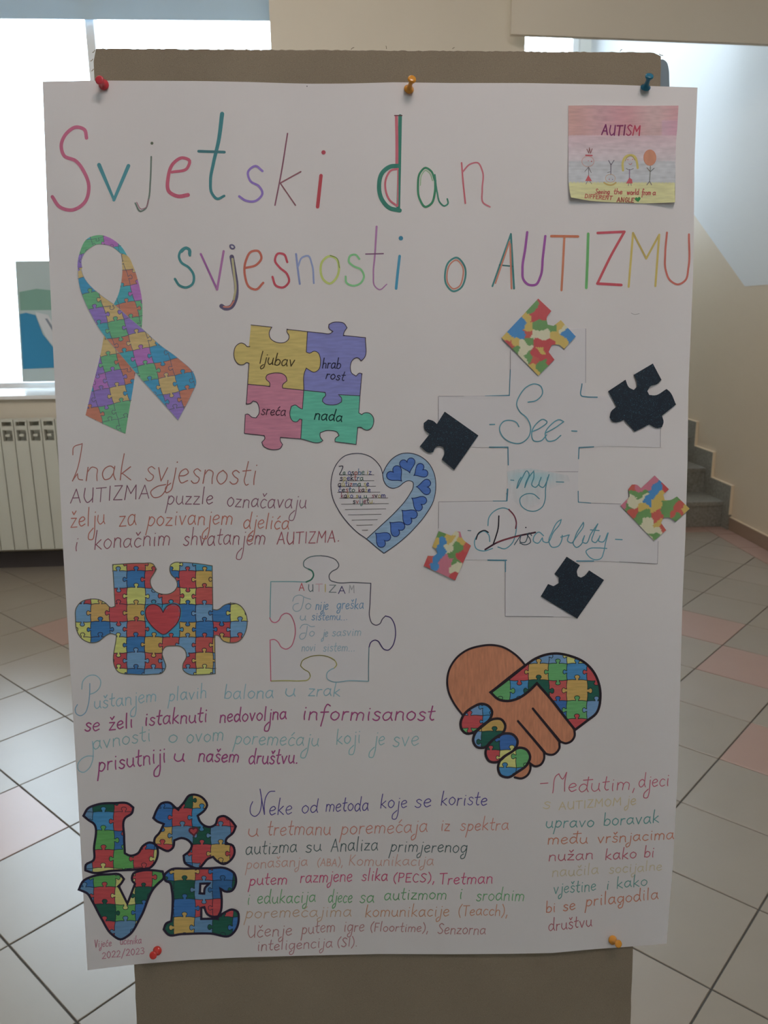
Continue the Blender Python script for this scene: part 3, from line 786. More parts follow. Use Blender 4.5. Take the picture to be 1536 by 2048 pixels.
# ---------------------------------------------- title, first line
z = Z(60, 80, 2.194)
I = Ink(.25)
I.stroke(z('248,430 240,395 205,382 160,410 137,465 150,508 200,530 238,580 258,640 240,712 185,746 130,732 98,688'), 7, (160, 72, 104))
I.build('letter', poster, label='tall dusty pink capital S')
I = Ink(.25); I.stroke(z('303,548 368,700'), 8, (42, 112, 122), w2=5); I.stroke(z('368,702 432,552'), 6, (42, 112, 122), w2=7.5); I.build('letter', poster, label='teal letter v in the top title word')
I = Ink(.25); I.stroke(z('532,512 528,620 520,700 505,742 485,752 462,716'), 3.2, (80, 96, 88)); I.stroke(z('520,700 508,735 488,742 468,712'), 1.6, (150, 90, 110)); I.dot(z('535,453')[0], 3, (70, 78, 62)); I.build('letter', poster)
I = Ink(.25); I.stroke(z('622,580 690,562 700,530 668,517 630,540 606,605 610,665 650,686 693,680'), 5.5, (158, 62, 88), w2=8); I.build('letter', poster)
I = Ink(.25); I.stroke(z('843,324 828,440 805,540 792,620 798,672 822,697 852,684'), 8.5, (32, 102, 108), w2=5); I.stroke(z('740,488 853,492'), 5.5, (40, 92, 98)); I.build('letter', poster, label='tall dark teal letter t in the top title word')
I = Ink(.25); I.stroke(z('1020,575 990,553 957,578 968,620 1005,642 1020,672 990,706 945,704 918,686'), 4.6, (118, 92, 168)); I.build('letter', poster, label='violet letter s')
I = Ink(.25); I.stroke(z('1130,410 1103,580 1075,725'), 2.8, (125, 72, 92)); I.stroke(z('1188,578 1098,628'), 3, (135, 80, 92)); I.stroke(z('1098,628 1165,725'), 2.6, (125, 75, 85)); I.build('letter', poster)
I = Ink(.25); I.stroke(z('1277,595 1262,732'), 7, (148, 40, 52)); I.dot(z('1288,493')[0], 4.4, (140, 42, 58)); I.build('letter', poster, label='dark red letter i with round dot')
z = Z(700, 80, 2.133)
I = Ink(.25); gr = (22, 98, 84); pk = (186, 84, 102)
I.stroke(z('214,324 210,540 206,722'), 7.2, gr); I.stroke(z('198,326 200,430 200,528'), 6, pk); I.stroke(z('190,322 222,322'), 2, (90, 50, 60))
I.stroke(z('208,537 172,540 138,566 124,620 136,680 168,716 212,727'), 8.5, gr)
I.stroke(z('204,550 176,556 154,590 152,640 170,684 202,708'), 4, pk); I.stroke(z('204,548 204,706'), 2.5, pk)
I.build('letter', poster, label='tall green and pink outlined letter d')
I = Ink(.25); I.stroke(z('362,600 345,558 322,545 300,565 290,620 298,680 322,712 345,700 362,650 364,600'), 3.8, (28, 104, 72), w2=4.6); I.stroke(z('352,600 340,568 322,556 306,575 300,620'), 2, (125, 165, 120)); I.stroke(z('362,575 372,650 385,695 402,708 418,698 415,678'), 3.2, (34, 104, 84)); I.build('letter', poster, label='green letter a of the word dan')
I = Ink(.25); I.stroke(z('476,524 482,600 492,696'), 3.2, (170, 74, 88)); I.stroke(z('481,562 512,530 545,524 565,560 564,640 568,694 597,712'), 3.2, (178, 90, 104)); I.build('letter', poster)
# ---------------------------------------------- title, second line
z = Z(320, 430, 2.844)
I = Ink(.25); I.stroke(z('170,230 170,200 150,186 122,200 108,235 120,268 165,300 192,345 185,392 150,412 110,400 85,364'), 5, (32, 104, 108)); I.stroke(z('168,222 166,196 146,188 122,208'), 6, (32, 104, 108)); I.build('letter', poster)
I = Ink(.25); I.stroke(z('232,222 325,424'), 4.2, (122, 66, 124)); I.stroke(z('325,424 362,206'), 4.6, (132, 78, 128)); I.build('letter', poster, label='purple letter v of the second title line')
I = Ink(.25); I.stroke(z('408,238 422,320 434,410 428,480 400,525 370,530 350,518'), 9, (72, 66, 92)); I.stroke(z('412,250 422,340 430,420 420,480'), 4.4, (134, 128, 88)); I.stroke(z('420,490 395,522 362,522'), 3, (186, 104, 84)); I.stroke(z('400,172 416,172 424,186 410,192 400,182'), 3, (90, 84, 120), closed=True); I.build('letter', poster, label='dark outlined letter j with a lime core')
I = Ink(.25); I.stroke(z('482,302 550,282 577,245 560,206 520,208 488,262 484,350 510,412 545,424 587,386'), 4.6, (184, 88, 66)); I.build('letter', poster)
I = Ink(.25); I.stroke(z('724,268 705,224 670,220 654,258 680,298 722,335 734,378 700,412 660,402 640,352'), 4.4, (150, 42, 60)); I.build('letter', poster)
I = Ink(.25); I.stroke(z('774,222 784,310 795,392'), 4, (96, 108, 150)); I.stroke(z('786,292 808,242 842,232 864,280 875,388'), 3.4, (104, 118, 158)); I.build('letter', poster, label='slate blue letter n')
I = Ink(.25); I.stroke(z('965,234 925,262 914,320 930,368 965,390 1002,360 1018,300 1002,248'), 4.6, (138, 150, 58), closed=True); I.stroke(z('968,230 1005,245 1021,300'), 1.6, (96, 120, 60)); I.build('letter', poster, label='lime green letter o')
I = Ink(.25); I.stroke(z('1134,250 1112,226 1082,232 1074,265 1100,290 1145,312 1160,350 1138,390 1095,402 1060,384 1056,350'), 4, (84, 148, 92)); I.build('letter', poster)
I = Ink(.25); I.stroke(z('1232,66 1222,230 1214,340 1222,405 1248,425 1290,394'), 4.2, (132, 84, 130), w2=2.2); I.stroke(z('1170,222 1270,220'), 2.4, (112, 70, 104)); I.build('letter', poster)
I = Ink(.25); I.stroke(z('1363,234 1352,330 1343,418'), 5.4, (22, 112, 142)); I.dot(z('1370,132')[0], 4.6, (20, 100, 128)); I.build('letter', poster, label='bright teal blue letter i')
z = Z(860, 430, 2.844)
I = Ink(.25); I.stroke(z('150,242 108,266 86,330 94,398 132,434 170,420 200,360 196,290'), 3.6, (38, 102, 100), closed=True); I.stroke(z('148,256 116,278 97,335 104,392 134,420 164,408 186,356 184,292'), 2.8, (190, 112, 88), closed=True); I.build('letter', poster, label='letter o ringed in teal and orange')
for lb, body in (('capital A in teal with orange inside', [('355,405 460,108', 3.6, (40, 98, 98)), ('460,108 478,418', 4, (36, 98, 98)), ('395,284 470,292', 2.6, (36, 98, 98)), ('372,388 452,152', 3, (190, 110, 82)), ('456,165 464,418', 3.6, (192, 114, 88))]),
                 ('purple capital U', [('553,98 542,190 526,310 532,368 560,396 602,396 628,350 642,240 656,120', 4.8, (118, 52, 124))]),
                 ('orange brown capital T', [('690,120 842,122', 5, (166, 86, 46)), ('764,130 756,290 748,428', 4.4, (172, 98, 62))]),
                 ('green capital I', [('900,107 894,300 889,414', 5.4, (66, 134, 68))]),
                 ('crimson capital Z', [('954,102 1106,95', 5, (176, 56, 74)), ('1106,95 1030,230 952,390', 5, (170, 56, 68)), ('952,390 1088,398', 5.4, (172, 52, 68))]),
                 ('ochre capital M', [('1130,408 1155,102', 4.2, (152, 134, 42)), ('1155,102 1230,248', 4, (140, 120, 42)), ('1230,248 1304,112', 4, (146, 128, 42)), ('1304,112 1282,404', 4.2, (152, 134, 44))]),
                 ('orange red capital U at the end of the title', [('1348,100 1338,220 1340,310 1366,372 1410,395 1452,372 1470,300 1473,110', 4, (184, 90, 74))])):
    I = Ink(.25)
    for s_, w_, c_ in body: I.stroke(z(s_), w_, c_)
    I.build('letter', poster, label=lb)

I = Ink(.25); I.dot((614, 172.5), 1.1, (50, 46, 60)); I.stroke([(1262, 626), (1269, 629), (1279, 627)], .8, (120, 112, 112)); I.build('pencil_marks', poster)
# ---------------------------------------------- paragraphs
OB = (150, 84, 74)
def exZ(I):
    zz = Z(120, 870, 2.648)
    I.stroke(zz('68,105 72,65 118,46 108,110 92,180 66,244'), 1.9, OB); I.stroke(zz('66,242 92,205 100,235 120,238'), 1.9, OB)
    I.stroke(zz('572,240 562,285 525,328 495,330 480,305 510,275 560,262'), 1.9, OB)
ln('reddish brown line of handwriting with a tall curly initial', [('nak', 170, 961.5, 263, 961, 28), ('svjesnosti', 289, 961.5, 512, 971, 28)], OB, 2, .1, extra=exZ)
ln('mauve line of handwriting starting in capitals', [('AUTIZMA', 141, 1006, 300, 997, 16.5), ('puzzle', 333, 1010, 426, 1007, 17), ('označavaJu', 453, 1013.5, 612, 1017, 17.5)], (118, 72, 92), 1.8)
ln('orange red line of handwriting', [('želJu', 141, 1055, 210, 1048, 19), ('za', 238, 1055, 273, 1051, 21), ('pozivanJem', 294, 1052, 465, 1048, 18), ('dJelića', 486, 1056, 578, 1058, 17)], (164, 90, 74), 1.9)
ln('rosy mauve line of handwriting ending in capitals', [('i', 146, 1102, 158, 1102, 18), ('konačnim', 188, 1098, 340, 1090, 19), ('shvatanJem', 366, 1091, 530, 1089, 19), ('AUTIZMA.', 554, 1089, 680, 1083, 13.5, (140, 62, 76))], (128, 64, 80), 1.8)
BT = (98, 140, 150)
def exP(I):
    zz = Z(140, 1330, 4.042)
    I.stroke(zz('95,195 105,130 150,88 205,84 245,120 240,180 195,225 165,235'), 1.9, BT); I.stroke(zz('160,150 158,240 145,330 120,390 85,410 52,395 42,355 60,320'), 1.9, (84, 128, 150))
ln('blue grey line of handwriting with a swooping capital P', [('uštanJem', 188, 1418, 313, 1402, 15.5), ('plavih', 337, 1402, 413, 1396, 15), ('balona', 448, 1398, 547, 1395.5, 15), ('u', 569, 1391.5, 591, 1391.5, 15), ('zrak', 616, 1392, 680, 1392, 15)], BT, 1.9, extra=exP)
ln('bold magenta line beginning below the blue grey line', [('se', 169, 1462.5, 199, 1462, 17), ('želi', 218, 1461, 266, 1455, 16), ('istaknuti', 289, 1451, 414, 1444, 16), ('nedovolJna', 439, 1445, 573, 1438, 15), ('informisanost', 604, 1439, 868, 1441, 17)], (128, 46, 96), 2.6)
def exJ(I):
    zz = Z(140, 1330, 4.042)
    I.stroke(zz('182,618 188,700 180,780 150,840 105,868 70,852 62,810 100,755 150,735 190,738'), 1.9, BT)
ln('teal grey line of handwriting with a looping j', [('avnosti', 186, 1500, 302, 1481, 16.5), ('o', 336, 1485, 355, 1485, 16), ('ovom', 373, 1486, 447, 1480, 16), ('poremećaJu', 468, 1488, 637, 1493, 16), ('koJi', 672, 1489, 721, 1485, 16), ('Je', 746, 1490, 769, 1490, 17), ('sve', 785, 1494, 838, 1491, 19)], (94, 136, 138), 1.9, extra=exJ)
ln('bold purple line ending above the blank paper', [('prisutniJi', 196, 1543, 332, 1524, 18), ('u', 346, 1523, 369, 1523, 16), ('našem', 396, 1523, 477, 1524, 16), ('društvu.', 497, 1527, 596, 1527, 16)], (126, 44, 98), 2.6)
IN = (58, 48, 112)
def exN(I):
    zz = Z(470, 1570, 4.955)
    I.stroke(zz('175,165 152,220 160,290 195,312 235,285 258,220 262,130 248,40'), 1.8, IN); I.stroke(zz('248,42 270,170 292,292'), 1.8, IN); I.stroke(zz('292,292 292,180 310,110 345,66 395,62'), 1.8, IN)
ln('indigo line of handwriting with a curly capital N', [('eke', 538, 1629.5, 584, 1628, 17), ('od', 603, 1626, 636, 1625, 15), ('metoda', 651, 1623, 737, 1621, 15), ('koJe', 760, 1617, 814, 1615, 15), ('se', 829, 1614.5, 862, 1614.5, 16), ('koriste', 881, 1610, 974, 1610.5, 15)], IN, 1.8, extra=exN)
ln('terracotta line of handwriting', [('u', 495, 1673, 517, 1672, 15), ('tretmanu', 534, 1671, 661, 1669, 16), ('poremećaja', 681, 1669, 855, 1664, 16), ('iz', 881, 1661, 899, 1661, 14), ('spektra', 920, 1661, 1017, 1660, 14)], (160, 96, 82), 1.8)
ln('dark green grey line of handwriting', [('autizma', 491, 1710, 594, 1704, 15), ('su', 611, 1705, 643, 1702, 14), ('Analiza', 662, 1703.5, 756, 1700, 15), ('primjerenog', 780, 1703, 934, 1705, 14)], (52, 72, 72), 1.8)
ln('faded peach line of handwriting with a bracketed abbreviation', [('ponašanja', 492, 1737.5, 615, 1731.5, 12), ('(ABA),', 634, 1732, 686, 1732, 8.5), ('Komunikacija', 697, 1731, 867, 1731, 12)], (158, 116, 104), 1.7)
ln('crimson line of handwriting', [('putem', 498, 1771, 574, 1768, 13), ('razmjene', 600, 1765, 704, 1763, 14), ('slika', 723, 1761, 775, 1761, 13), ('(PECS),', 786, 1764, 870, 1764, 10), ('Tretman', 878, 1769, 985, 1767, 13)], (150, 44, 84), 1.9)
ln('green line of handwriting', [('i', 492, 1809, 501, 1809, 13), ('edukacija', 514, 1807, 631, 1804, 14), ('djece', 656, 1805, 704, 1805, 14), ('sa', 719, 1805, 748, 1805, 14), ('autizmom', 768, 1800, 893, 1798, 13), ('i', 917, 1798, 925, 1798, 13), ('srodnim', 952, 1801, 1048, 1801, 14)], (66, 118, 74), 1.9)
ln('ochre brown line of handwriting ending in brackets', [('poremećajima', 490, 1836, 703, 1832, 13), ('komunikacije', 730, 1834, 898, 1832, 13, (150, 104, 74)), ('(Teacch),', 916, 1831, 1016, 1831, 12, (150, 100, 72))], (136, 108, 84), 1.7)
ln('mauve brown line starting with a capital U', [('Učenje', 495, 1875, 584, 1870, 14), ('putem', 603, 1869, 670, 1863, 13), ('igre', 687, 1863, 728, 1863, 13), ('(Floortime),', 740, 1862, 857, 1864, 10), ('Senzorna', 875, 1867, 971, 1869, 12)], (126, 82, 82), 1.7)
ln('short rosy brown last line in brackets', [('inteligencija', 514, 1902, 665, 1894, 12), ('(SI).', 674, 1893, 715, 1893, 10)], (124, 80, 84), 1.7)
def exM(I):
    zz = Z(1060, 1530, 4.8)
    I.stroke(zz('100,178 172,173'), 1.8, (150, 62, 84)); I.stroke(zz('218,268 268,90 280,85'), 1.8, (150, 62, 84)); I.stroke(zz('275,85 312,135 352,70'), 1.8, (150, 62, 84)); I.stroke(zz('352,70 335,160 332,252'), 1.8, (150, 62, 84))
ln('rose red handwriting headed by a dash', [('eđutim,', 1136, 1584, 1272, 1579, 16), ('dJeci', 1277, 1575, 1338, 1572, 15)], (150, 62, 84), 1.8, extra=exM)
ln('pale yellow capitals, hardly readable', [('s', 1085, 1617, 1101, 1617, 14), ('AUTIZMOM', 1118, 1620, 1243, 1610, 9), ('je', 1252, 1610, 1272, 1609, 12)], (150, 136, 98), 1.7)
ln('teal line under the pale yellow capitals', [('upravo', 1091, 1655, 1188, 1653, 13), ('boravak', 1207, 1652, 1318, 1645, 13)], (58, 114, 112), 1.9)
ln('rust orange line of the right block', [('među', 1095, 1689, 1175, 1686, 12), ('vršnjacima', 1195, 1687, 1348, 1677, 12)], (164, 96, 68), 1.9)
ln('rose line of the right block', [('nužan', 1097, 1721.5, 1186, 1718.5, 12), ('kako', 1210, 1719.5, 1273, 1716, 12), ('bi', 1288, 1714.5, 1308, 1714, 12)], (140, 62, 78), 1.9)
ln('very pale yellow line between rose and teal lines', [('naučila', 1104, 1754, 1197, 1748, 12), ('socijalne', 1218, 1747, 1324, 1740, 11)], (140, 130, 102), 1.7)
ln('teal line of the right block above the rust one', [('vještine', 1107, 1788, 1192, 1781, 13), ('i', 1213, 1778, 1217, 1778, 11), ('kako', 1233, 1777, 1295, 1771, 12)], (60, 110, 104), 1.8)
ln('rust orange line rising to the right', [('bi', 1092, 1826, 1111, 1824, 12), ('se', 1126, 1822, 1151, 1819, 12), ('prilagodila', 1171, 1813, 1317, 1797, 13)], (160, 94, 68), 1.9)
ln('mauve last word of the right block', [('društvu', 1097, 1862, 1184, 1852, 13)], (126, 62, 72), 1.8)
ln('small pink brown signature with the school year', [('Vijeće', 189, 1895, 223, 1892, 8), ('učenika', 240, 1889.5, 283, 1886.5, 8), ('2022/2023', 204, 1917.5, 289, 1907.5, 7.4)], (132, 78, 94), 1.5)

# ---------------------------------------------- awareness ribbon
z = Z(140, 450, 4.764); RV = 620
RP = dict(T=(24, 126, 138), G=(66, 136, 92), P=(116, 92, 164), M=(136, 78, 146), O=(200, 118, 88), Y=(182, 156, 88), C=(18, 128, 168), s=(24, 126, 150))
loop = smooth(z('78,470 72,370 92,265 165,130 230,102 300,97 370,118 440,160 505,225 545,292 492,275 440,232 400,205 330,186 260,182 190,218 140,265 110,330 108,440'), True, 6)
up = smooth(z('490,270 545,292 605,400 650,540 684,700 690,860 682,1000 560,1010 400,800 415,758 450,690 480,590 497,480'), True, 6)
low = smooth(z('322,1060 300,1190 225,1500 148,1812 330,1900 528,1988 550,1850 600,1560 628,1400 700,1260 520,1080'), True, 6)
front = smooth(z('75,440 108,425 125,480 160,540 220,605 300,672 430,765 560,880 690,990 860,1145 1030,1270 1190,1440 1203,1500 1160,1610 1030,1860 880,1690 680,1470 480,1235 350,1085 270,975 205,860 150,750 100,620 80,520'), True, 6)
I = Ink(.45)
seedL = '200,150,T 280,140,G 370,170,M 450,200,T 150,220,G 95,340,P 110,420,P 120,480,Y 100,540,C'
nd, cell = affine_nodes(z, (400, 1080), (118, -25), (25, 118), -6, 10, -10, 10)
jig(I, [loop], z, nd, cell, seeded(z, seedL, nd, RP, RV), (70, 80, 90), .9)
seedB = '520,330,Y 590,340,Y 560,470,O 630,620,M 470,680,T 540,660,T 620,720,M 640,820,G 530,830,O 600,900,O 650,930,G 360,1150,Y 340,1260,G 450,1270,C 290,1330,P 560,1350,O 340,1450,M 470,1450,P 420,1640,Y 260,1700,P 250,1580,C 540,1580,C 590,1500,O 450,1850,G 270,1850,O 540,1800,G'
nd, cell = affine_nodes(z, (400, 1080), (150, -30), (42, 148), -6, 10, -10, 10)
jig(I, [up, low], z, nd, cell, seeded(z, seedB, nd, RP, RV), (74, 76, 92), 1.1)
I.off += .05*MM
seedA = '200,670,G 130,650,O 100,540,C 120,480,Y 220,830,P 380,820,Y 420,960,G 300,960,T 480,1120,O 660,1080,Y 600,980,P 540,1290,T 760,1260,M 900,1240,C 760,1440,G 1010,1350,O 1120,1400,P 870,1580,C 1030,1540,Y 1160,1500,C 980,1720,P 1100,1660,O'
nd, cell = affine_nodes(z, (400, 1080), (158, -32), (42, 150), -6, 10, -10, 10)
jig(I, [front], z, nd, cell, seeded(z, seedA, nd, RP, RV), (74, 76, 92), 1.2)
I.stroke([p_ for p_ in front], .9, (110, 120, 130), closed=True, raw=True)
# the paper thickness of the cut-out
def skirt_mesh(I, poly, d=.6):
    b = len(I.v); m = len(poly); cc = (*PAPER, 1)
    for x, y in poly: I.v += [P(x, y, I.off), P(x, y, I.off-d*MM)]; I.c += [cc, cc]
    for i in range(m): I.f.append((b+2*i, b+2*i+1, b+2*((i+1) % m)+1, b+2*((i+1) % m)))
skirt_mesh(I, low, .45); skirt_mesh(I, front, .45)
I.build('ribbon_cutout', poster, M_pencil, 'awareness ribbon cut-out coloured with pastel puzzle pieces')

# ---------------------------------------------- four word puzzle
z = Z(440, 620, 4.518); V4 = 760
a_ = '280,135 468,155 445,200 455,255 500,288 540,297 590,290 622,258 622,225 605,200 605,175 790,195'
b_ = '790,195 780,380 810,390 850,372 885,385 905,430 908,470 890,540 850,562 810,545 780,525 765,560 757,725'
c_ = '757,725 565,705 565,680 605,640 595,600 560,574 520,568 470,572 420,595 415,620 450,660 450,690 250,670'
d_ = '250,670 262,480 240,475 215,492 180,495 140,460 125,390 145,325 190,298 225,310 245,330 270,330'
e_ = '790,195 920,208 1000,210 1020,195 982,160 985,130 1020,112 1060,108 1120,120 1148,160 1120,205 1115,230 1315,250'
f_ = '1315,250 1298,440 1275,460 1250,434 1230,432 1200,450 1178,510 1190,570 1230,597 1260,570 1282,575 1265,775'
g_ = '1265,775 1070,765 1098,795 1098,830 1060,852 1010,858 950,848 925,825 930,800 955,770 950,745 757,725'
h_ = '757,725 745,895 720,885 680,858 645,870 632,920 640,980 665,1008 695,1010 720,985 740,990 730,1165'
i_ = '730,1165 545,1150 545,1180 565,1215 545,1250 500,1262 440,1255 390,1225 378,1195 405,1160 400,1135 220,1115'
j_ = '220,1115 228,945 250,940 290,970 325,975 350,940 350,870 330,832 300,822 270,845 238,850 250,670'
k_ = '1265,775 1255,930 1280,945 1305,930 1350,932 1385,970 1388,1020 1370,1065 1330,1086 1295,1075 1275,1060 1245,1060 1230,1215'
l_ = '1230,1215 1040,1190 1040,1165 1075,1135 1060,1105 1010,1090 960,1090 905,1110 905,1145 930,1180 915,1190 730,1165'
def ch(*segs):
    out = []
    for s_, r in segs:
        q = smooth(z(s_), False, 5, 55)
        if r: q = q[::-1]
        out += q[:-1]
    return out
quad = empty('puzzle_cutout', tuple(PC)); quad['_o'] = tuple(PC); quad.parent = poster; quad.location = (0, 0, 0)
quad['label'] = 'four joined puzzle pieces cut from paper, one word on each'
Q = [('yellow puzzle piece', ch((a_, 0), (b_, 0), (c_, 0), (d_, 0)), (184, 162, 68)), ('blue violet puzzle piece', ch((e_, 0), (f_, 0), (g_, 0), (b_, 1)), (94, 98, 156)),
     ('pink puzzle piece', ch((c_, 1), (h_, 0), (i_, 0), (j_, 0)), (182, 106, 132)), ('green puzzle piece', ch((g_, 1), (k_, 0), (l_, 0), (h_, 1)), (44, 142, 118))]
for lb, pl, c_ol in Q:
    I = Ink(.45); cc = ink(c_ol, V4); I.fill([pl], lambda x, y, cc=cc: cc, skirt=.55)
    I.build('puzzle_piece', quad, M_pencil, lb)
I = Ink(.6)
for s_ in (a_, b_, c_, d_, e_, f_, g_, h_, i_, j_, k_, l_): I.stroke(z(s_), 1.5, (62, 52, 66), corner=55)
I.build('outline', quad, M_ink)
ln(None, [('ljubav', 518, 727, 588, 733, 13)], (66, 56, 30), 2.1, parent=quad, off=.7)
ln(None, [('hrab', 644, 736, 681, 737, 11)], (38, 38, 68), 2, parent=quad, off=.7)
ln(None, [('rost', 651, 757, 688, 762, 10)], (38, 38, 68), 2, parent=quad, off=.7)
ln(None, [('sreća', 522, 829, 571, 831.5, 11)], (78, 44, 62), 2, parent=quad, off=.7)
ln(None, [('nada', 628, 838, 684, 843, 12)], (14, 56, 54), 2.2, parent=quad, off=.7)

# ---------------------------------------------- heart with the blue band
z = Z(640, 880, 5.908); HV = 990
outer_l = '740,400 722,335 680,270 600,200 510,166 400,160 290,190 195,285 142,420 130,560 150,680 220,830 330,980 440,1090 550,1168 640,1245 755,1338'
outer_r = '755,1338 830,1288 960,1190 1100,1060 1250,880 1340,720 1368,560 1350,400 1285,275 1180,190 1060,155 950,165 850,225 780,315 740,400'
inner = '740,400 750,470 790,540 850,570 930,552 1000,498 1050,480 1098,500 1100,560 1060,640 1010,715 900,840 700,1030 550,1168'
hp = smooth(z(outer_l), False, 6, 70)[:-1]+smooth(z(outer_r), False, 6, 70)[:-1]
heart = cut('heart_cutout', hp, 'paper heart with a written text and a blue candy-cane band of small hearts', gridstep=12, m=M_sheet)
heart['_o'] = tuple(PC)
I = Ink(.5)
band = smooth(z(inner), False, 6, 70)[:-1] + smooth(z('550,1168 640,1245 755,1338'), False, 6, 70)[:-1] + smooth(z(outer_r), False, 6, 70)[:-1]
cb = ink((110, 142, 168), HV); I.fill([band], lambda x, y: cb)
I.build('blue_band', heart, M_pencil)
I = Ink(.6)
def heart_poly(cx_, cy_, tx, ty, wd=1.0):
    dx, dy = tx-cx_, ty-cy_; L = math.hypot(dx, dy); dx /= L; dy /= L; out = []
    for k in range(28):
        t = 2*math.pi*k/28; hx = 16*math.sin(t)**3/17*.98; hy = (13*math.cos(t)-5*math.cos(2*t)-2*math.cos(3*t)-math.cos(4*t))/17
        out.append((cx_ - hy*L*dx - hx*L*wd*dy, cy_ - hy*L*dy + hx*L*wd*dx))
    return out
for c0, t0 in (('885,400', '965,487'), ('1035,285', '1062,390'), ('1195,365', '1108,420'), ('1245,555', '1138,552'), ('1175,745', '1083,685'), ('1055,905', '966,828'), ('910,1045', '823,970'), ('742,1172', '653,1098')):
    t1 = z(t0)[0]; c1 = z(c0)[0]; c1 = (c1[0]*.93+t1[0]*.07, c1[1]*.93+t1[1]*.07); hp_ = heart_poly(*c1, *t1); cc = ink((44, 88, 158), HV); I.fill([hp_], lambda x, y: cc, gridstep=20); I.stroke(hp_, 1.5, (22, 34, 78), closed=True, raw=True)
I.build('small_hearts', heart, M_pencil)
I = Ink(.7)
for s_ in (outer_l, outer_r, inner): I.stroke(z(s_), 1.5, (44, 46, 66), corner=70)
for x0, ya, x1, yb2 in ((225, 412, 640, 411), (225, 482, 640, 480), (210, 550, 660, 547), (205, 619, 710, 617), (230, 688, 805, 684), (250, 758, 812, 751), (295, 823, 780, 813), (330, 884, 725, 878), (375, 947, 680, 941), (430, 1008, 620, 1003), (495, 1067, 567, 1064)):
    I.stroke(z('%d,%d %d,%d' % (x0, ya, x1, yb2)), .9, (70, 66, 66))
I.build('outline', heart)
K1 = (38, 40, 58); cyc = [(38, 44, 60), (50, 96, 84), (150, 140, 60), (140, 62, 60), (120, 60, 80), (60, 70, 130), (44, 90, 130), (60, 50, 60)]
I = Ink(.7)
I.stroke(z('225,312 268,308 250,370 232,410 265,412'), 1.6, K1)
for tx, a0, v0_, a1, v1_, h_ in (('a', 686, 949, 691, 949, 5.5), ('osobe', 696, 949.5, 729, 949.5, 6.5), ('iz', 734, 949, 743, 949, 6), ('spektra', 680, 960.5, 727, 960.5, 6), ('autizma', 676, 972.5, 722, 972.5, 6), ('se', 728, 972.5, 738, 972, 6), ('često', 677, 984, 710, 984, 6), ('kaže', 717, 984, 741, 984, 6), ('kako', 682, 995.5, 706, 995.5, 6), ('su', 712, 995.5, 722, 995.5, 5), ('u', 728, 995.5, 734, 995.5, 5), ('svom', 744, 995.5, 771, 995, 6), ('svijetu.', 706, 1007, 749, 1006, 6)):
    word(I, tx, a0, v0_, a1, v1_, h_, K1, 1.4, .0, cols=[cyc[(k*3+len(tx)) % 8] for k in range(len(tx))])
I.build('lettering', heart)

# ---------------------------------------------- two white puzzle sheets behind the cursive words
z = Z(830, 580, 2.743)
white1 = z('520,212 937,210 935,582 1350,582 1346,864 1120,858 900,862 898,996 510,995 510,864 300,862 128,858 128,582 520,582')
c1 = cut('upper_puzzle_sheet', white1, 'plain white cross-shaped puzzle cut-out around the top cursive word', thick=.5, m=M_sheet)
I = Ink(.62)
z2 = Z(830, 900, 2.743)
white2 = z2('510,118 895,118 895,290 1120,296 1336,300 1330,626 1100,612 885,608 885,916 700,914 495,912 495,603 300,602 130,600 128,283 300,281 505,280')
c2 = cut('lower_puzzle_sheet', white2, 'plain white cross-shaped puzzle cut-out around the two lower cursive words', thick=.7, m=M_sheet)
TL = (40, 112, 134)
for zz_, grp in ((z, (('523,436 518,575', 1.6), ('518,578 385,582', 2))), (z, (('916,515 915,582 940,586 1000,588', 2.2),)), (z, (('408,862 510,862', 2.2), ('510,862 512,960', 2))), (z, (('980,860 900,864', 2), ('900,864 897,926', 2))),
                 (z2, (('508,215 504,278', 3), ('504,280 428,280', 1.6))), (z2, (('895,226 896,286', 1.8), ('896,286 964,291', 1.6))), (z2, (('400,604 502,605', 2.4), ('496,606 496,668', 2))), (z2, (('887,609 980,609', 2.2),))):
    I = Ink(.75)
    for s_, w_ in grp: I.stroke(zz_(s_), w_, TL)
    I.build('corner_mark', poster)
I = Ink(.75)
for s_ in ('128,720 128,583', '130,583 385,582', '510,1100 500,1120', '1348,590 1346,862', '937,212 936,510', '523,330 523,436'): I.stroke(z(s_), .8, (104, 98, 106), corner=50)
for s_ in ('130,284 128,430', '130,284 428,280', '964,291 1130,296', '1334,500 1330,624 1120,613', '495,670 495,912 760,914', '512,118 895,119'): I.stroke(z2(s_), .8, (104, 98, 106), corner=50)
tag(I.build('pencil_outline', poster, label='faint pencil outline of the white puzzle cut-outs'), kind='stuff')
SC = (58, 128, 146)
I = Ink(.95)
I.stroke(z('620,615 665,606 700,565 690,528 655,515 615,530 578,572 558,630 575,668 612,700 634,750 622,808 580,840 525,835 478,800 464,755 485,722 525,715 558,728 570,750'), 2.2, SC)
I.stroke(z('640,778 690,755 724,722 705,710 665,735 640,785 650,826 690,828 722,795'), 2.2, SC)
I.stroke(z('715,785 775,752 816,722 795,712 745,740 714,790 728,828 765,825 800,798'), 2.2, SC)
I.stroke(z('410,738 437,737'), 2.2, SC); I.stroke(z('860,773 888,774'), 2.2, SC)
I.build('lettering', poster, label='large teal cursive word between two dashes, topmost of the three')
I = Ink(.95); MC = (42, 120, 138)
I.stroke(z2('558,210 572,165 582,150'), 2.1, MC); I.stroke(z2('562,208 590,150 615,115 625,128 608,180 602,206'), 2.1, MC); I.stroke(z2('602,206 628,145 652,115 652,150 642,195 660,205 682,185'), 2.1, MC)
I.stroke(z2('692,150 682,195 700,206 722,175 735,135'), 2.1, MC); I.stroke(z2('728,150 716,215 714,270 700,310 660,335 610,328 580,300 577,265 605,243 650,242 682,268'), 2.0, MC)
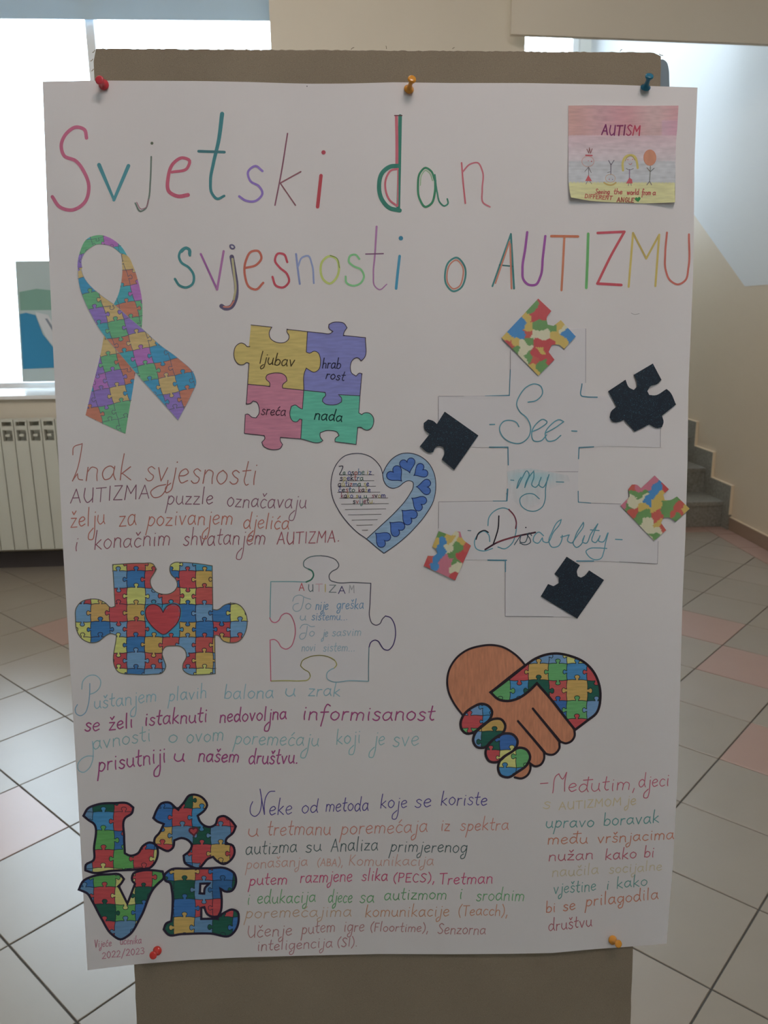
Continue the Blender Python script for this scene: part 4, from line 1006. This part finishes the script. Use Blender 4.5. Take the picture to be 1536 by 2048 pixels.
I.stroke(z2('525,165 542,166'), 1.8, MC); I.stroke(z2('775,175 816,176'), 1.8, MC)
I.build('lettering', poster, label='short teal cursive word on a blue smudge')
I = Ink(.85)
sm = z2('505,118 560,105 640,100 740,120 840,140 850,170 800,190 740,215 740,270 600,330 515,260')
tc_ = ink((78, 152, 160), 950)
def al(x, y):
    xx, yy = (x-830)*2.743, (y-900)*2.743
    a = math.exp(-((xx-640)/130)**2-((yy-150)/38)**2)*.62 + .18*math.exp(-((xx-620)/80)**2-((yy-240)/60)**2)
    return min(.7, a)
SH = (.745, .722, .73)
I.fill([sm], lambda x, y: tuple(a_+(b_-a_)*al(x, y) for a_, b_ in zip(SH, tc_)), gridstep=4, pervert=True); I.build('smudge', poster, M_ink, 'soft teal smudge behind the short cursive word')
I = Ink(.95); DK = (34, 30, 40)
I.stroke(z2('400,415 406,370 440,332 490,318 530,340 555,400 552,460 530,515 490,542 455,532'), 2.1, SC); I.stroke(z2('515,326 545,362 556,400 552,430'), 2.6, (110, 44, 62))
I.stroke(z2('460,362 456,430 442,480 428,520'), 2.6, DK); I.stroke(z2('428,520 385,548'), 2.2, DK)
I.stroke(z2('410,502 404,465 380,445 348,462 326,505 335,540 375,554 425,540'), 2.1, SC); I.stroke(z2('335,490 350,455 385,442 402,452'), 2.4, DK)
I.stroke(z2('385,546 450,508 540,478 660,452'), 3.4, (50, 28, 40)); I.stroke(z2('448,506 520,484 580,470'), 2.2, (120, 44, 56))
I.stroke(z2('545,520 582,465 578,505 600,508 622,462'), 1.7, (40, 70, 84)); I.dot(z2('608,425')[0], 1.4, DK); I.stroke(z2('640,470 628,455 615,462 630,485 634,505 600,520 575,510'), 1.7, (40, 60, 72))
I.stroke(z2('705,470 680,450 655,470 650,500 672,512 700,480 702,500 722,508 760,450 798,398 802,382 788,390 752,450 735,505 750,532 785,528 805,495 808,468'), 2.1, SC)
I.stroke(z2('800,478 830,470 845,465 838,500 855,510 890,450 925,395 925,412 890,470 868,515 885,535 910,520 930,470'), 2.1, SC)
I.stroke(z2('930,470 920,505 935,512 965,460 1003,405'), 2.1, SC); I.stroke(z2('1003,405 980,460 972,500 988,508 1012,480'), 2.1, SC); I.stroke(z2('962,438 1010,442'), 2.0, SC)
I.stroke(z2('1015,470 1008,500 1028,505 1058,455'), 2.1, SC); I.stroke(z2('1060,455 1045,510 1035,560 1020,595 990,602 950,580 938,555 960,540 1000,537 1052,540'), 2.0, SC)
I.stroke(z2('290,442 306,443'), 1.7, (70, 100, 110)); I.stroke(z2('1100,490 1136,492'), 2.2, SC)
I.build('lettering', poster, label='long teal cursive word whose first letters are struck out in black')

# ---------------------------------------------- six loose foam pieces
def foam(label, zz, pts, seeds=None, cornerpix=None):
    pl = smooth(zz(pts), True, 5, 48); I = Ink(2.0)
    if seeds:
        S_ = [(*zz(a.rsplit(',', 2)[0]+','+a.rsplit(',', 2)[1])[0], *([1.0]), a.rsplit(',', 1)[1]) for a in seeds.split()]
        PL = dict(R=ink((176, 46, 50), 800), r=ink((196, 74, 56), 900), B=ink((24, 106, 160), 800), Y=ink((186, 156, 32), 800), G=ink((70, 112, 52), 800), c=ink((164, 160, 128), 800), K=ink((192, 98, 120), 1100))
        def cf(x, y):
            wx = x+2.6*math.sin(y*.22+x*.05)+1.2*math.sin(x*.4); wy = y+2.6*math.sin(x*.2+1)+1.2*math.sin(y*.37)
            k = min(S_, key=lambda s_: (s_[0]-wx)**2+(s_[1]-wy)**2); return PL[k[3]]
        I.fill([pl], cf, gridstep=2.2, skirt=2.1, pervert=True)
        for f0 in (): pass
        mt = M_gloss
    else:
        cc = ink((20, 28, 38), 950); I.fill([pl], lambda x, y: cc, gridstep=8, skirt=2.1); mt = M_glit
    # skirt in the piece's own dark tone
    for k in range(len(I.c)):
        if I.c[k][:3] == tuple(PAPER): I.c[k] = (.12, .11, .11, 1)
    return I.build('foam_puzzle_piece', poster, mt, label)
foam('multicoloured puzzle piece at the top of the white cross', z, '676,47 748,115 722,155 728,190 760,197 800,165 882,255 818,323 790,300 750,302 733,340 765,382 677,470 475,262',
     '650,100,G 700,90,R 690,130,R 650,150,R 560,220,B 590,180,B 520,215,B 575,250,B 610,150,Y 630,200,Y 620,240,r 560,285,Y 500,262,Y 510,300,R 550,325,G 530,300,r 690,185,G 660,205,G 700,235,c 650,240,c 720,240,c 750,215,G 790,190,Y 775,250,Y 835,235,B 855,262,B 810,300,Y 820,210,c 625,270,G 600,300,c 590,340,c 620,370,G 600,380,c 680,300,R 720,300,R 670,350,R 650,390,r 690,370,R 735,375,R 700,395,G 690,440,G 640,420,Y 660,450,Y 690,320,Y')
foam('black glittery puzzle piece with four notches beside the upper right edge', z, '1305,403 1352,492 1330,515 1290,530 1275,555 1285,575 1315,578 1380,543 1395,555 1432,628 1355,690 1364,725 1355,752 1330,758 1285,738 1205,777 1145,712 1110,725 1085,722 1068,700 1075,668 1105,640 1060,555 1155,492 1175,535 1200,548 1218,530 1216,500 1200,465')
foam('dark blue glittery puzzle piece next to the blue heart', z, '163,667 348,798 215,987 147,930 162,890 155,862 130,856 112,865 100,890 78,893 27,857 80,790 52,765 48,730 72,710 100,718 120,735')
foam('multicoloured puzzle piece overhanging the right paper edge', z2, '1315,140 1393,215 1362,245 1370,275 1400,275 1437,255 1507,322 1430,393 1395,370 1362,372 1350,400 1378,440 1312,498 1128,305 1178,255 1170,215 1190,190 1215,190 1240,210',
     '1310,155,K 1270,185,K 1230,205,K 1340,200,B 1310,230,B 1275,280,B 1375,210,R 1190,210,r 1150,300,K 1200,235,G 1240,250,G 1200,270,c 1250,265,c 1165,310,G 1180,300,c 1350,250,Y 1310,290,Y 1250,320,Y 1320,320,Y 1205,340,r 1190,350,r 1240,360,G 1270,350,G 1330,350,r 1320,370,r 1290,390,c 1250,400,c 1230,390,G 1300,430,c 1330,440,c 1310,465,G 1340,410,Y 1360,430,r 1390,295,G 1420,280,G 1400,320,G 1460,300,r 1440,330,r 1480,320,Y 1430,370,G 1410,350,r 1385,350,G 1300,490,c')
foam('multicoloured puzzle piece with pink corner below the blue heart', z2, '130,445 200,470 222,445 248,448 260,485 307,525 220,715 48,635 70,580 105,580 122,568 118,548 95,530',
     '145,462,G 175,475,Y 110,520,Y 200,490,Y 155,505,B 140,540,B 125,590,B 100,640,B 225,465,c 215,500,c 185,540,c 248,465,K 235,520,G 220,550,G 255,500,Y 285,530,r 270,570,R 250,600,R 190,590,K 160,630,K 200,570,G 70,610,R 60,630,R 225,610,G 215,655,c 205,690,R 235,640,c 140,665,K 80,600,r 180,670,K')
foam('black glittery puzzle piece at the foot of the white cross', z2, '832,585 905,632 888,665 893,692 910,700 930,690 955,660 1037,713 890,925 690,803 730,735 760,747 788,730 788,700 765,680')

# ---------------------------------------------- big puzzle piece cut-out with red heart
z = Z(130, 1100, 4.042); PV = 1240
pz = z('385,118 630,107 710,112 738,155 715,195 690,240 696,290 730,335 790,357 840,355 885,330 908,290 895,235 860,200 848,165 855,120 890,100 930,100 1060,108 1190,128 1195,480 1230,485 1290,445 1340,430 1410,445 1460,510 1470,620 1440,700 1400,740 1340,750 1280,735 1235,690 1210,690 1215,1000 1090,1008 1000,1003 955,970 955,920 980,870 970,810 930,778 870,775 810,785 785,830 800,890 815,940 790,990 700,1005 560,1005 420,975 410,960 415,690 370,675 320,700 270,740 200,748 140,720 95,650 85,560 90,470 130,420 200,398 270,400 330,430 370,465 405,455')
pz = smooth(pz, True, 5, 60)
pp = cut('puzzle_piece_cutout', pz, 'large puzzle piece filled with red, blue and yellow pieces and a red heart'); pp['_o'] = tuple(PC)
I = Ink(.5)
P1 = dict(R=(158, 46, 54), r=(188, 68, 62), B=(16, 82, 132), s=(66, 110, 144), Y=(180, 146, 38), y=(180, 184, 68), O=(188, 148, 58), C=(14, 108, 140))
rows = ['..yrYysC..', '..sBRBRY..', 'RyRysrYryB'.replace('YryB', 'yrBy'), 'sORYCCBsBy', 'yBsrCCYBRs', 'yByBYrsrYr', '..RsrsRY..', '..yBsssy..']
rows[2] = 'RyRysryrBy'
nd, cell = grid_nodes(z, [70, 212, 362, 502, 645, 790, 925, 1060, 1197, 1337, 1490], [60, 172, 305, 440, 578, 705, 830, 960, 1040])
jig(I, [pz], z, nd, cell, table(rows, P1, PV), (38, 34, 50), 1.4)
hh_ = smooth(z('793,505 770,465 725,440 685,445 655,475 655,540 690,600 740,650 797,683 860,640 910,585 932,520 925,460 890,437 850,440 815,465'), True, 5, 75)
I.stroke(hh_, 5.5, (16, 96, 122), closed=True, raw=True); cr_ = ink((178, 44, 54), PV); I.fill([hh_], lambda x, y: cr_); I.stroke(hh_, 1.6, (60, 24, 36), closed=True, raw=True)
I.stroke(pz, 1.8, (70, 70, 60), closed=True, raw=True)
I.build('colouring', pp, M_pencil)

# ---------------------------------------------- white puzzle piece with a coloured outline
z = Z(500, 1090, 4.8)
segs = [('193,700 195,560 200,352 400,352 540,355', (70, 128, 134), 1.8), ('540,355 590,330 610,290 596,250 560,230', (30, 96, 78), 3), ('560,230 518,205 515,165 560,122 620,106 680,103', (74, 98, 100), 2),
        ('680,103 760,115 830,150 853,200 835,228 790,252 760,290 768,335 820,357 990,360 1160,368', (72, 76, 84), 2), ('1160,368 1152,560 1150,700 1170,750 1210,770 1248,755 1270,712 1300,682', (66, 62, 80), 2),
        ('1300,682 1345,695 1380,745 1397,830 1390,910 1365,975 1325,1010 1285,1000 1255,960 1232,925 1200,913 1160,935 1142,985', (58, 46, 92), 2.2), ('1142,985 1138,1150 1138,1308', (72, 104, 112), 2), ('1138,1308 960,1302 780,1308 742,1285 742,1225 770,1200 810,1180', (92, 134, 146), 1.9),
        ('810,1180 832,1150 815,1110 740,1070 650,1060 560,1078 500,1115 486,1160 520,1195 565,1222 578,1262 555,1295 500,1303 350,1302 200,1305', (140, 136, 62), 2.1), ('200,1305 196,1100 193,912 235,908 268,930 300,980 345,1000 390,978 422,910 435,810 415,720 380,665 345,655 305,675 275,725 240,745 205,730 190,700', (160, 70, 98), 2)]
op = []
for s_, c_, w_ in segs: op += smooth(z(s_), False, 5, 60)[:-1]
wp = cut('white_puzzle_cutout', op, 'white puzzle piece with rainbow outline and faint blue handwriting', m=M_sheet); wp['_o'] = tuple(PC)
I = Ink(.5)
for s_, c_, w_ in segs: I.stroke(z(s_), w_, c_, corner=60)
I.stroke(z('815,1110 740,1070 650,1060 560,1078 500,1115 486,1160 520,1195 565,1222 578,1262'), 1.1, (80, 74, 44))
I.build('outline', wp)
I = Ink(.5)
for t_, a_x, b_x, yy, c_ in (('A', 472, 525, 436, (160, 60, 70)), ('U', 560, 610, 445, (74, 92, 96)), ('T', 632, 695, 448, (166, 128, 138)), ('I', 716, 730, 450, (160, 142, 60)), ('Z', 757, 830, 458, (92, 106, 108)), ('A', 850, 920, 464, (58, 52, 96)), ('M', 950, 1005, 458, (128, 128, 132))):
    q0, q1_ = z('%d,%d' % (a_x, yy))[0], z('%d,%d' % (b_x, yy))[0]; word(I, t_, *q0, *q1_, 8.6, c_, 1.7, 0)
LB = (110, 138, 150); LD = (82, 122, 152)
I.stroke(z('410,540 425,500 480,480 530,505 582,520'), 1.5, LB); I.stroke(z('515,500 505,570 480,625 440,638 412,610 425,572 465,560'), 1.5, LB); word(I, 'o', 610, 1218, 622, 1218, 12, LB, 1.5)
word(I, 'nije', 631, 1219, 656, 1219, 11, LD, 1.8); word(I, 'greška', 673, 1218, 727, 1217, 11, LD, 1.7); word(I, 'u', 599, 1240, 612, 1240, 9, LB, 1.6); word(I, 'sistemu...', 623, 1240, 695, 1240, 9, LD, 1.6)
I.stroke(z('480,800 500,770 545,762 590,785 620,780'), 1.5, LB); I.stroke(z('550,780 540,850 520,895 490,905 475,880 495,850 530,845'), 1.5, LB); word(I, 'o', 618, 1272, 629, 1272, 10, LB, 1.5)
word(I, 'je', 645, 1274, 655, 1274, 10, LB, 1.6); word(I, 'sasvim', 664, 1272, 722, 1271, 9.5, LB, 1.5); word(I, 'novi', 603, 1302, 630, 1302, 9, LB, 1.5); word(I, 'sistem...', 646, 1303, 710, 1302, 9.5, LB, 1.5)
I.build('lettering', wp)

# ---------------------------------------------- clasped hands heart
z = Z(870, 1270, 4.267); CV = 1430
CP = dict(R=(186, 52, 58), r=(180, 62, 60), Y=(190, 150, 42), y=(176, 176, 76), G=(58, 128, 66), C=(24, 104, 152), B=(24, 76, 136), s=(72, 112, 150), D=(12, 70, 58))
CP = {a: tuple(q*.9 for q in c) for a, c in CP.items()}
brown = smooth(z('240,690 160,580 115,480 105,420 120,300 180,200 270,130 380,95 480,85 570,100 670,155 740,220 770,260 870,420 1000,560 1100,690 1190,810 1192,860 1165,905 1115,925 1065,912 1062,965 1010,1020 960,1018 932,1002 930,1060 900,1108 850,1120 812,1095 815,1140 790,1195 740,1224 680,1215 640,1100 560,900'), True, 6, 60)
puz = smooth(z('770,260 860,200 960,165 1040,158 1150,178 1270,230 1350,310 1400,420 1412,520 1375,670 1300,730 1195,810 1100,690 1000,560 870,412 800,480 700,545 620,563 540,548 475,490'), True, 6, 60)
F1 = smooth(z('240,690 330,612 395,587 455,605 488,655 470,715 400,775 325,833 270,842 228,805 218,755'), True, 5, 80)
F2 = smooth(z('410,775 500,717 565,720 600,775 582,832 500,890 415,962 355,955 326,905 342,840'), True, 5, 80)
F3 = smooth(z('500,890 600,840 665,850 705,905 692,960 600,1032 530,1085 465,1078 432,1018 445,950'), True, 5, 80)
F4 = smooth(z('650,1000 720,962 780,978 812,1040 790,1100 700,1172 622,1215 562,1198 538,1130 552,1078'), True, 5, 80)
hc = cut('clasped_hands_cutout', brown, 'two clasped hands forming a heart, one brown, one of puzzle pieces', color=ink((136, 80, 46), CV), m=M_brown); hc['_o'] = tuple(PC)
I = Ink(.55)
nd, cell = grid_nodes(z, [330, 480, 637, 800, 972, 1125, 1300, 1460], [110, 245, 385, 565, 720, 880])
jig(I, [puz], z, nd, cell, table(['....syDD', '.GRYGCR', '.GCDrYD', '.yyyBGs', '...RRRR'], CP, CV), (24, 30, 34), 1.3)
for Fp, xs_, ys_, rows_ in ((F1, [180, 410, 560], [540, 690, 790, 900], ['sC', 'RC', 'GR']), (F2, [250, 400, 620], [690, 825, 1000], ['YY', 'sD']), (F3, [400, 555, 760], [800, 985, 1110], ['DB', 'Ry']), (F4, [500, 695, 860], [940, 1135, 1260], ['yG', 'CC'])):
    nd, cell = grid_nodes(z, xs_, ys_); jig(I, [Fp], z, nd, cell, table(rows_, CP, CV), (24, 30, 34), 1.3, gridstep=10)
I.build('puzzle_hand', hc, M_pencil, 'puzzle patterned hand with four rounded finger tips')
I = Ink(.75); BK = (30, 24, 30)
for pl_ in (puz, F1, F2, F3, F4): I.stroke(pl_, 5, BK, closed=True, raw=True)
I.stroke(z('240,690 160,580 115,480 105,420 120,300 180,200 270,130 380,95 480,85 570,100 670,155 740,220 770,260'), 4, BK)
I.stroke(z('1190,812 1192,860 1165,905 1115,925 1065,912 1062,965 1010,1020 960,1018 932,1002 930,1060 900,1108 850,1120 812,1095 815,1140 790,1195 740,1224 680,1215'), 4.4, BK)
I.stroke(z('835,628 950,768 1068,912'), 4.5, BK, w2=6); I.stroke(z('708,735 820,865 935,1002'), 4.5, BK, w2=5.5); I.stroke(z('475,490 620,380 770,260'), 5.4, BK)
I.build('outline', hc)

# ---------------------------------------------- LOVE
z = Z(140, 1580, 4.267); LV = 1740
LP = dict(R=(172, 44, 50), r=(188, 58, 54), Y=(188, 152, 44), y=(182, 180, 78), G=(52, 122, 46), C=(14, 104, 150), B=(16, 78, 134), b=(16, 70, 116), s=(56, 98, 132), D=(8, 66, 52))
LP = {a: tuple(q*.86 for q in c) for a, c in LP.items()}
LO = dict(
 L=('115,220 150,160 230,125 380,112 500,118 540,150 530,195 470,240 462,400 468,540 510,560 580,540 620,480 680,448 735,470 750,530 730,610 680,665 600,675 350,690 190,705 130,685 135,640 200,600 205,500 195,280 165,262', [60, 195, 375, 545, 720, 890], [40, 190, 345, 510, 665, 820], ['sDRYY', 'sCRRR', 'YGBBB', 'sRGRy', 'syyss'], []),
 O=('1020,45 1080,42 1140,75 1170,130 1150,170 1090,220 1110,270 1160,310 1200,315 1240,295 1265,235 1310,222 1370,255 1415,310 1395,360 1330,430 1330,455 1390,475 1405,530 1370,600 1310,632 1260,610 1220,570 1180,585 1130,640 1100,670 1040,655 980,620 970,560 1020,520 1040,470 1010,430 950,410 890,430 880,490 840,520 780,500 720,455 725,410 760,370 800,290 740,265 712,240 740,170 780,115 850,108 900,150 920,165 970,110', [700, 875, 1045, 1205, 1370, 1500], [20, 160, 310, 465, 620, 720], ['BDYYY', 'BRCRR', 'YsDsR', 'RsRYR', 'BBsRR'], []),
 V=('75,850 110,780 200,735 330,720 430,725 460,760 435,800 415,820 490,970 555,800 530,770 540,715 600,690 700,685 790,695 800,750 760,790 730,820 600,1090 500,1240 430,1275 360,1235 270,1100 190,950 150,885', [40, 205, 385, 560, 700, 860], [660, 830, 975, 1120, 1300], ['BGyRG', 'sRyDD', 'DDGBB', 'sRsyD'], []),
 E=('805,730 850,685 1000,672 1180,668 1340,672 1400,710 1415,800 1380,860 1320,865 1285,840 1295,950 1285,1040 1260,1085 1330,1040 1380,1020 1430,1040 1440,1100 1410,1200 1370,1240 1200,1225 950,1230 840,1235 800,1190 820,1140 865,1120 875,1000 870,860 850,790 815,775', [740, 890, 1065, 1220, 1390, 1520], [620, 775, 930, 1085, 1260], ['BYRBD', 'DDsbD', 'BBRRD', 'DYsDB'], ['1112,800 1190,797 1150,840 1145,885 1108,882', '1120,1005 1145,1000 1172,1060 1222,1082 1255,1080 1262,1098 1120,1100']))
lv = {}
for k_, (ol_, xs_, ys_, rows_, hs) in LO.items():
    pl_ = smooth(z(ol_), True, 5, 60); hl = [smooth(z(h_), True, 4, 60) for h_ in hs]
    I = Ink(.45); I.fill([pl_], lambda x, y: PAPER, gridstep=25, holes=hl, skirt=.5)
    o = I.build('letter_cutout', poster, M_pencil, {'L': 'puzzle patterned cut-out letter L with black rim', 'O': 'tilted puzzle piece standing in for the letter O, black rim', 'V': 'puzzle patterned cut-out letter V with black rim', 'E': 'puzzle patterned cut-out letter E with black rim'}[k_]); o['_o'] = tuple(PC)
    I = Ink(.55); nd, cell = grid_nodes(z, xs_, ys_)
    jig(I, [pl_], z, nd, cell, table(rows_, LP, LV, 'D'), (20, 30, 40), 1.2, holes=hl)
    if k_ == 'O':
        h2 = heart_poly(*z('1055,352')[0], *z('1058,392')[0]); cc = ink((184, 50, 56), LV); I.fill([h2], lambda x, y: cc, gridstep=20); I.stroke(h2, 3.4, (70, 24, 34), closed=True, raw=True); I.fill([heart_poly(*z('1055,352')[0], *z('1058,378')[0])], lambda x, y: cc, gridstep=20)
    I.build('colouring', o, M_pencil)
    I = Ink(.65)
    for q in [pl_]+hl: I.stroke(q, 4.6, (26, 22, 36), closed=True, raw=True)
    I.build('outline', o)

del LO
# ---------------------------------------------- small crayon card
z = Z(1120, 190, 5.908); AV = 300
card = z('98,125 400,121 800,128 1400,125 1385,400 1370,560 1365,900 1360,1268 1000,1280 620,1268 350,1250 130,1212 112,1120 98,1000 98,500')
def rampc(x, y):
    yy = (y-190)*5.908; xx = (x-1120)*5.908
    if yy < 480: c_ = [158, 118, 116]; c_[0] += 6*math.sin(xx*.01); c_[1] += 5*math.sin(xx*.006+1); c_[2] += 8*(xx/1400) + (12 if yy > 300 and xx > 1200 else 0)
    elif yy < 780: t = (yy-480)/300; c_ = [158-8*t, 134+8*t, 140+6*t]
    elif yy < 1030: t = (yy-780)/250; c_ = [140, 142+2*t, 146+2*t]
    else: c_ = [160, 158, 104]
    n_ = 3*math.sin(xx*.05)*math.sin(yy*.04)
    return ink((c_[0]+n_, c_[1]+n_, c_[2]+n_), AV)
I = Ink(1.0)
I.fill([card], rampc, gridstep=3.4, skirt=1.1, pervert=True, seams=[smooth(z('98,480 1380,484'), step=3), smooth(z('98,1018 1365,1030'), step=3)])
ac = I.build('crayon_card', poster, M_pencil, 'small crayon drawing of four stick children under a pink sky'); ac['_o'] = tuple(PC)
I = Ink(1.15)
word(I, 'AUTISM', *z('492,470')[0], *z('945,480')[0], 11.5, (128, 30, 80), 2.6, .1, cols=[(112, 28, 88), (116, 36, 92), (120, 30, 84), (110, 28, 80), (150, 40, 80), (172, 42, 72)])
for s_ in (('Seeing', 418, 1165, 585, 1170), ('the', 635, 1170, 735, 1170), ('world', 790, 1178, 930, 1178), ('from', 965, 1180, 1070, 1180), ('a', 1095, 1182, 1130, 1182)):
    word(I, s_[0], *z('%d,%d' % s_[1:3])[0], *z('%d,%d' % s_[3:5])[0], 6 if s_[0][0] != 'S' else 5.4, (168, 62, 62), 1.6, .1)
word(I, 'DIFFERENT', *z('292,1215')[0], *z('615,1240')[0], 4.6, (172, 70, 60), 1.5, .1); word(I, 'ANGLE', *z('672,1262')[0], *z('872,1268')[0], 5.2, (150, 60, 52), 1.7, .1)
h2 = heart_poly(*z('920,1232')[0], *z('925,1268')[0], 1.0); cc = ink((24, 112, 52), AV); I.fill([h2], lambda x, y: cc, gridstep=20)
I.build('lettering', ac)
I = Ink(1.15); gy = (104, 98, 104); rd = (182, 74, 80)
def circ(c0, rx_, ry_, n_=20): 
    x, y = map(float, c0.split(',')); return [z('%f,%f' % (x+rx_*math.cos(2*math.pi*k/n_), y+ry_*math.sin(2*math.pi*k/n_)))[0] for k in range(n_)]
I.stroke(circ('330,785', 72, 62), 1, (172, 120, 110), closed=True, raw=True); I.stroke(z('305,712 378,715'), 2.6, (176, 60, 76)); I.stroke(z('318,640 340,690 348,620 360,690 380,635'), 1.5, (130, 74, 74))
I.stroke(z('340,850 338,950'), 1.3, gy); I.stroke(z('340,850 292,905'), 1.2, gy); I.stroke(z('342,860 370,920'), 1.2, gy); I.dot(z('335,778')[0], .8, rd); I.dot(z('372,785')[0], 1.2, rd)
cc2 = ink((176, 66, 74), AV); I.fill([z('335,945 298,1015 378,1018')], lambda x, y: cc2, gridstep=30); I.stroke(z('325,1018 305,1055'), 1, gy); I.stroke(z('352,1018 375,1052'), 1, gy)
I.stroke(z('602,815 600,940'), 1.5, (96, 90, 104)); I.stroke(z('602,825 575,775'), 1.5, (96, 90, 104)); I.stroke(z('604,825 638,772'), 1.5, (96, 90, 104)); I.stroke(z('600,905 560,918'), 1.1, gy)
I.stroke(circ('595,985', 58, 48), 1, (190, 150, 110), closed=True, raw=True); I.stroke(z('520,1035 560,1058 620,1062 660,1035'), 3, (172, 146, 62)); I.dot(z('582,995')[0], 1, rd); I.dot(z('620,998')[0], 1, (90, 80, 120))
I.stroke(z('745,890 742,800 770,735 825,710 880,725 908,790 918,862'), 4.4, (152, 138, 50)); I.stroke(z('770,780 800,730 850,722 888,770'), 1.6, (152, 138, 50))
I.dot(z('802,765')[0], 1, rd); I.dot(z('858,760')[0], 1, rd); I.stroke(z('812,812 835,822 850,805'), .9, rd)
I.stroke(z('822,880 820,980'), 2, (128, 108, 136)); I.stroke(z('780,868 822,885 870,868'), 1.2, gy); I.fill([z('820,975 780,1045 856,1045 852,1000')], lambda x, y: cc2, gridstep=30); I.stroke(z('810,1045 808,1075'), 1, gy); I.stroke(z('838,1045 842,1072'), 1, gy)
cc3 = ink((184, 118, 84), AV); I.fill([circ('1062,740', 72, 92)], lambda x, y: cc3, gridstep=9); I.stroke(circ('1062,740', 72, 92), 1.4, (176, 104, 74), closed=True, raw=True)
I.stroke(z('1068,840 1066,900 1058,1020'), 1.5, (96, 104, 90)); I.stroke(z('1066,905 1028,860'), 1.5, (110, 92, 84)); I.stroke(z('1068,905 1112,866'), 1.5, (92, 100, 104)); I.stroke(z('1058,1020 1026,1062'), 1.4, gy); I.stroke(z('1060,1020 1082,1062'), 1.4, gy)
I.build('stick_figures', ac, label='four crayon stick children, one upside down')

# ================================================================== push pins
def pin(name, base, head, color, label, sc=1.0):
    m = mat('%s_plastic' % name, color, .18, .6)
    b = P(*base, .0004); d_h = ray(*head); 
    # the pin leans so that its head is seen at the given place, 15 mm out from the sheet
    L = .0145*sc
    h = CAM + d_h*((-PD+L)/d_h.dot(NP))
    ax = (h-b); ln_ = ax.length; ax.normalize()
    r = empty('push_pin', tuple(b)); tag(r, label, 'push pin', 'push pins holding the poster')
    prof = [(.0030, 0), (.0052, .0004), (.0054, .0016), (.0040, .0026), (.0026, .0040), (.0022, ln_*.55), (.0026, ln_*.72), (.0042, ln_*.84), (.0046, ln_*.92), (.0042, ln_*.99), (.0030, ln_*1.02)]
    MB().lathe([(a_*sc, b_) for a_, b_ in prof], b+ax*.0008, ax, 20).build('grip', m, r, smooth=True)
    MB().lathe([(.0005, 0), (.0005, .006)], b-ax*.0048, ax, 8).build('needle', M_steel, r)
pin('red', (209, 171), (199, 160), (.62, .05, .07), 'glossy red push pin in the top corner beside the large pink S', 1.0)
pin('orange', (817, 181), (824, 158), (.72, .30, .03), 'orange push pin in the middle of the top edge of the poster', 1.0)
pin('blue', (1290, 178), (1299, 152), (.01, .16, .27), 'blue push pin in the top corner above the crayon card', 1.0)
pin('red', (316, 1900), (306, 1911), (.70, .05, .04), 'red push pin near the bottom edge beside the school year', 1.0)
pin('amber', (1224, 1879), (1237, 1888), (.80, .34, .04), 'amber push pin at the bottom below the right text block', 1.0)

# ================================================================== painting leaning on the window
yp = yf0-.03
def WP(u, v, o=0): return hit(u, v, 1, yp-o)
pa, pb = WP(30, 522), WP(45, 764)
w_pic = .50
def WL(a, b, o=0):    # a: 0..1 across, b: 0..1 downwards on the painting
    x = pa.x + (pb.x-pa.x)*b + a*w_pic; return Vector((x, yp-o, pa.z+(pb.z-pa.z)*b))
pic = empty('painting', tuple(WL(.5, 1))); tag(pic, 'pale sea painting with a white boat standing on the window sill', 'painting')
mbp = MB(); mbp.prism([WL(0, 0), WL(1, 0), WL(1, 1), WL(0, 1)], (0, .004, 0)); mbp.build('sheet', paper_mat('painted_paper_sky', (.52, .60, .60), .07), pic)
def patch(name, pts, col_, o):
    mbq = MB(); mbq.prism([WL(a_, b_, o) for a_, b_ in pts], (0, .0006, 0)); return mbq.build(name, paper_mat(name+'_paint', tuple(min(.8, q_*1.25) for q_ in col_), .06), pic)
patch('green_hills', [(.03, .25), (.25, .225), (.6, .25), (1, .24), (1, .39), (.5, .40), (.03, .40)], (.20, .34, .28), .0012)
patch('blue_sea', [(.02, .43), (.10, .42), (.22, .44), (.30, .60), (.46, .74), (1, .74), (1, .88), (.5, .88), (.02, .89)], (.05, .22, .38), .0024)
patch('white_boat', [(.22, .415), (.38, .44), (.50, .58), (1, .58), (1, .735), (.47, .74), (.34, .62), (.26, .50)], (.55, .55, .56), .0036)
patch('boat_shadow', [(.34, .47), (.37, .47), (.58, .70), (.54, .71)], (.20, .22, .26), .0048)
patch('red_cabin', [(.66, .60), (.80, .60), (.80, .67), (.66, .67)], (.42, .14, .12), .0048)
patch('blue_flag', [(.58, .52), (.70, .52), (.70, .56), (.58, .56)], (.12, .14, .25), .0048)
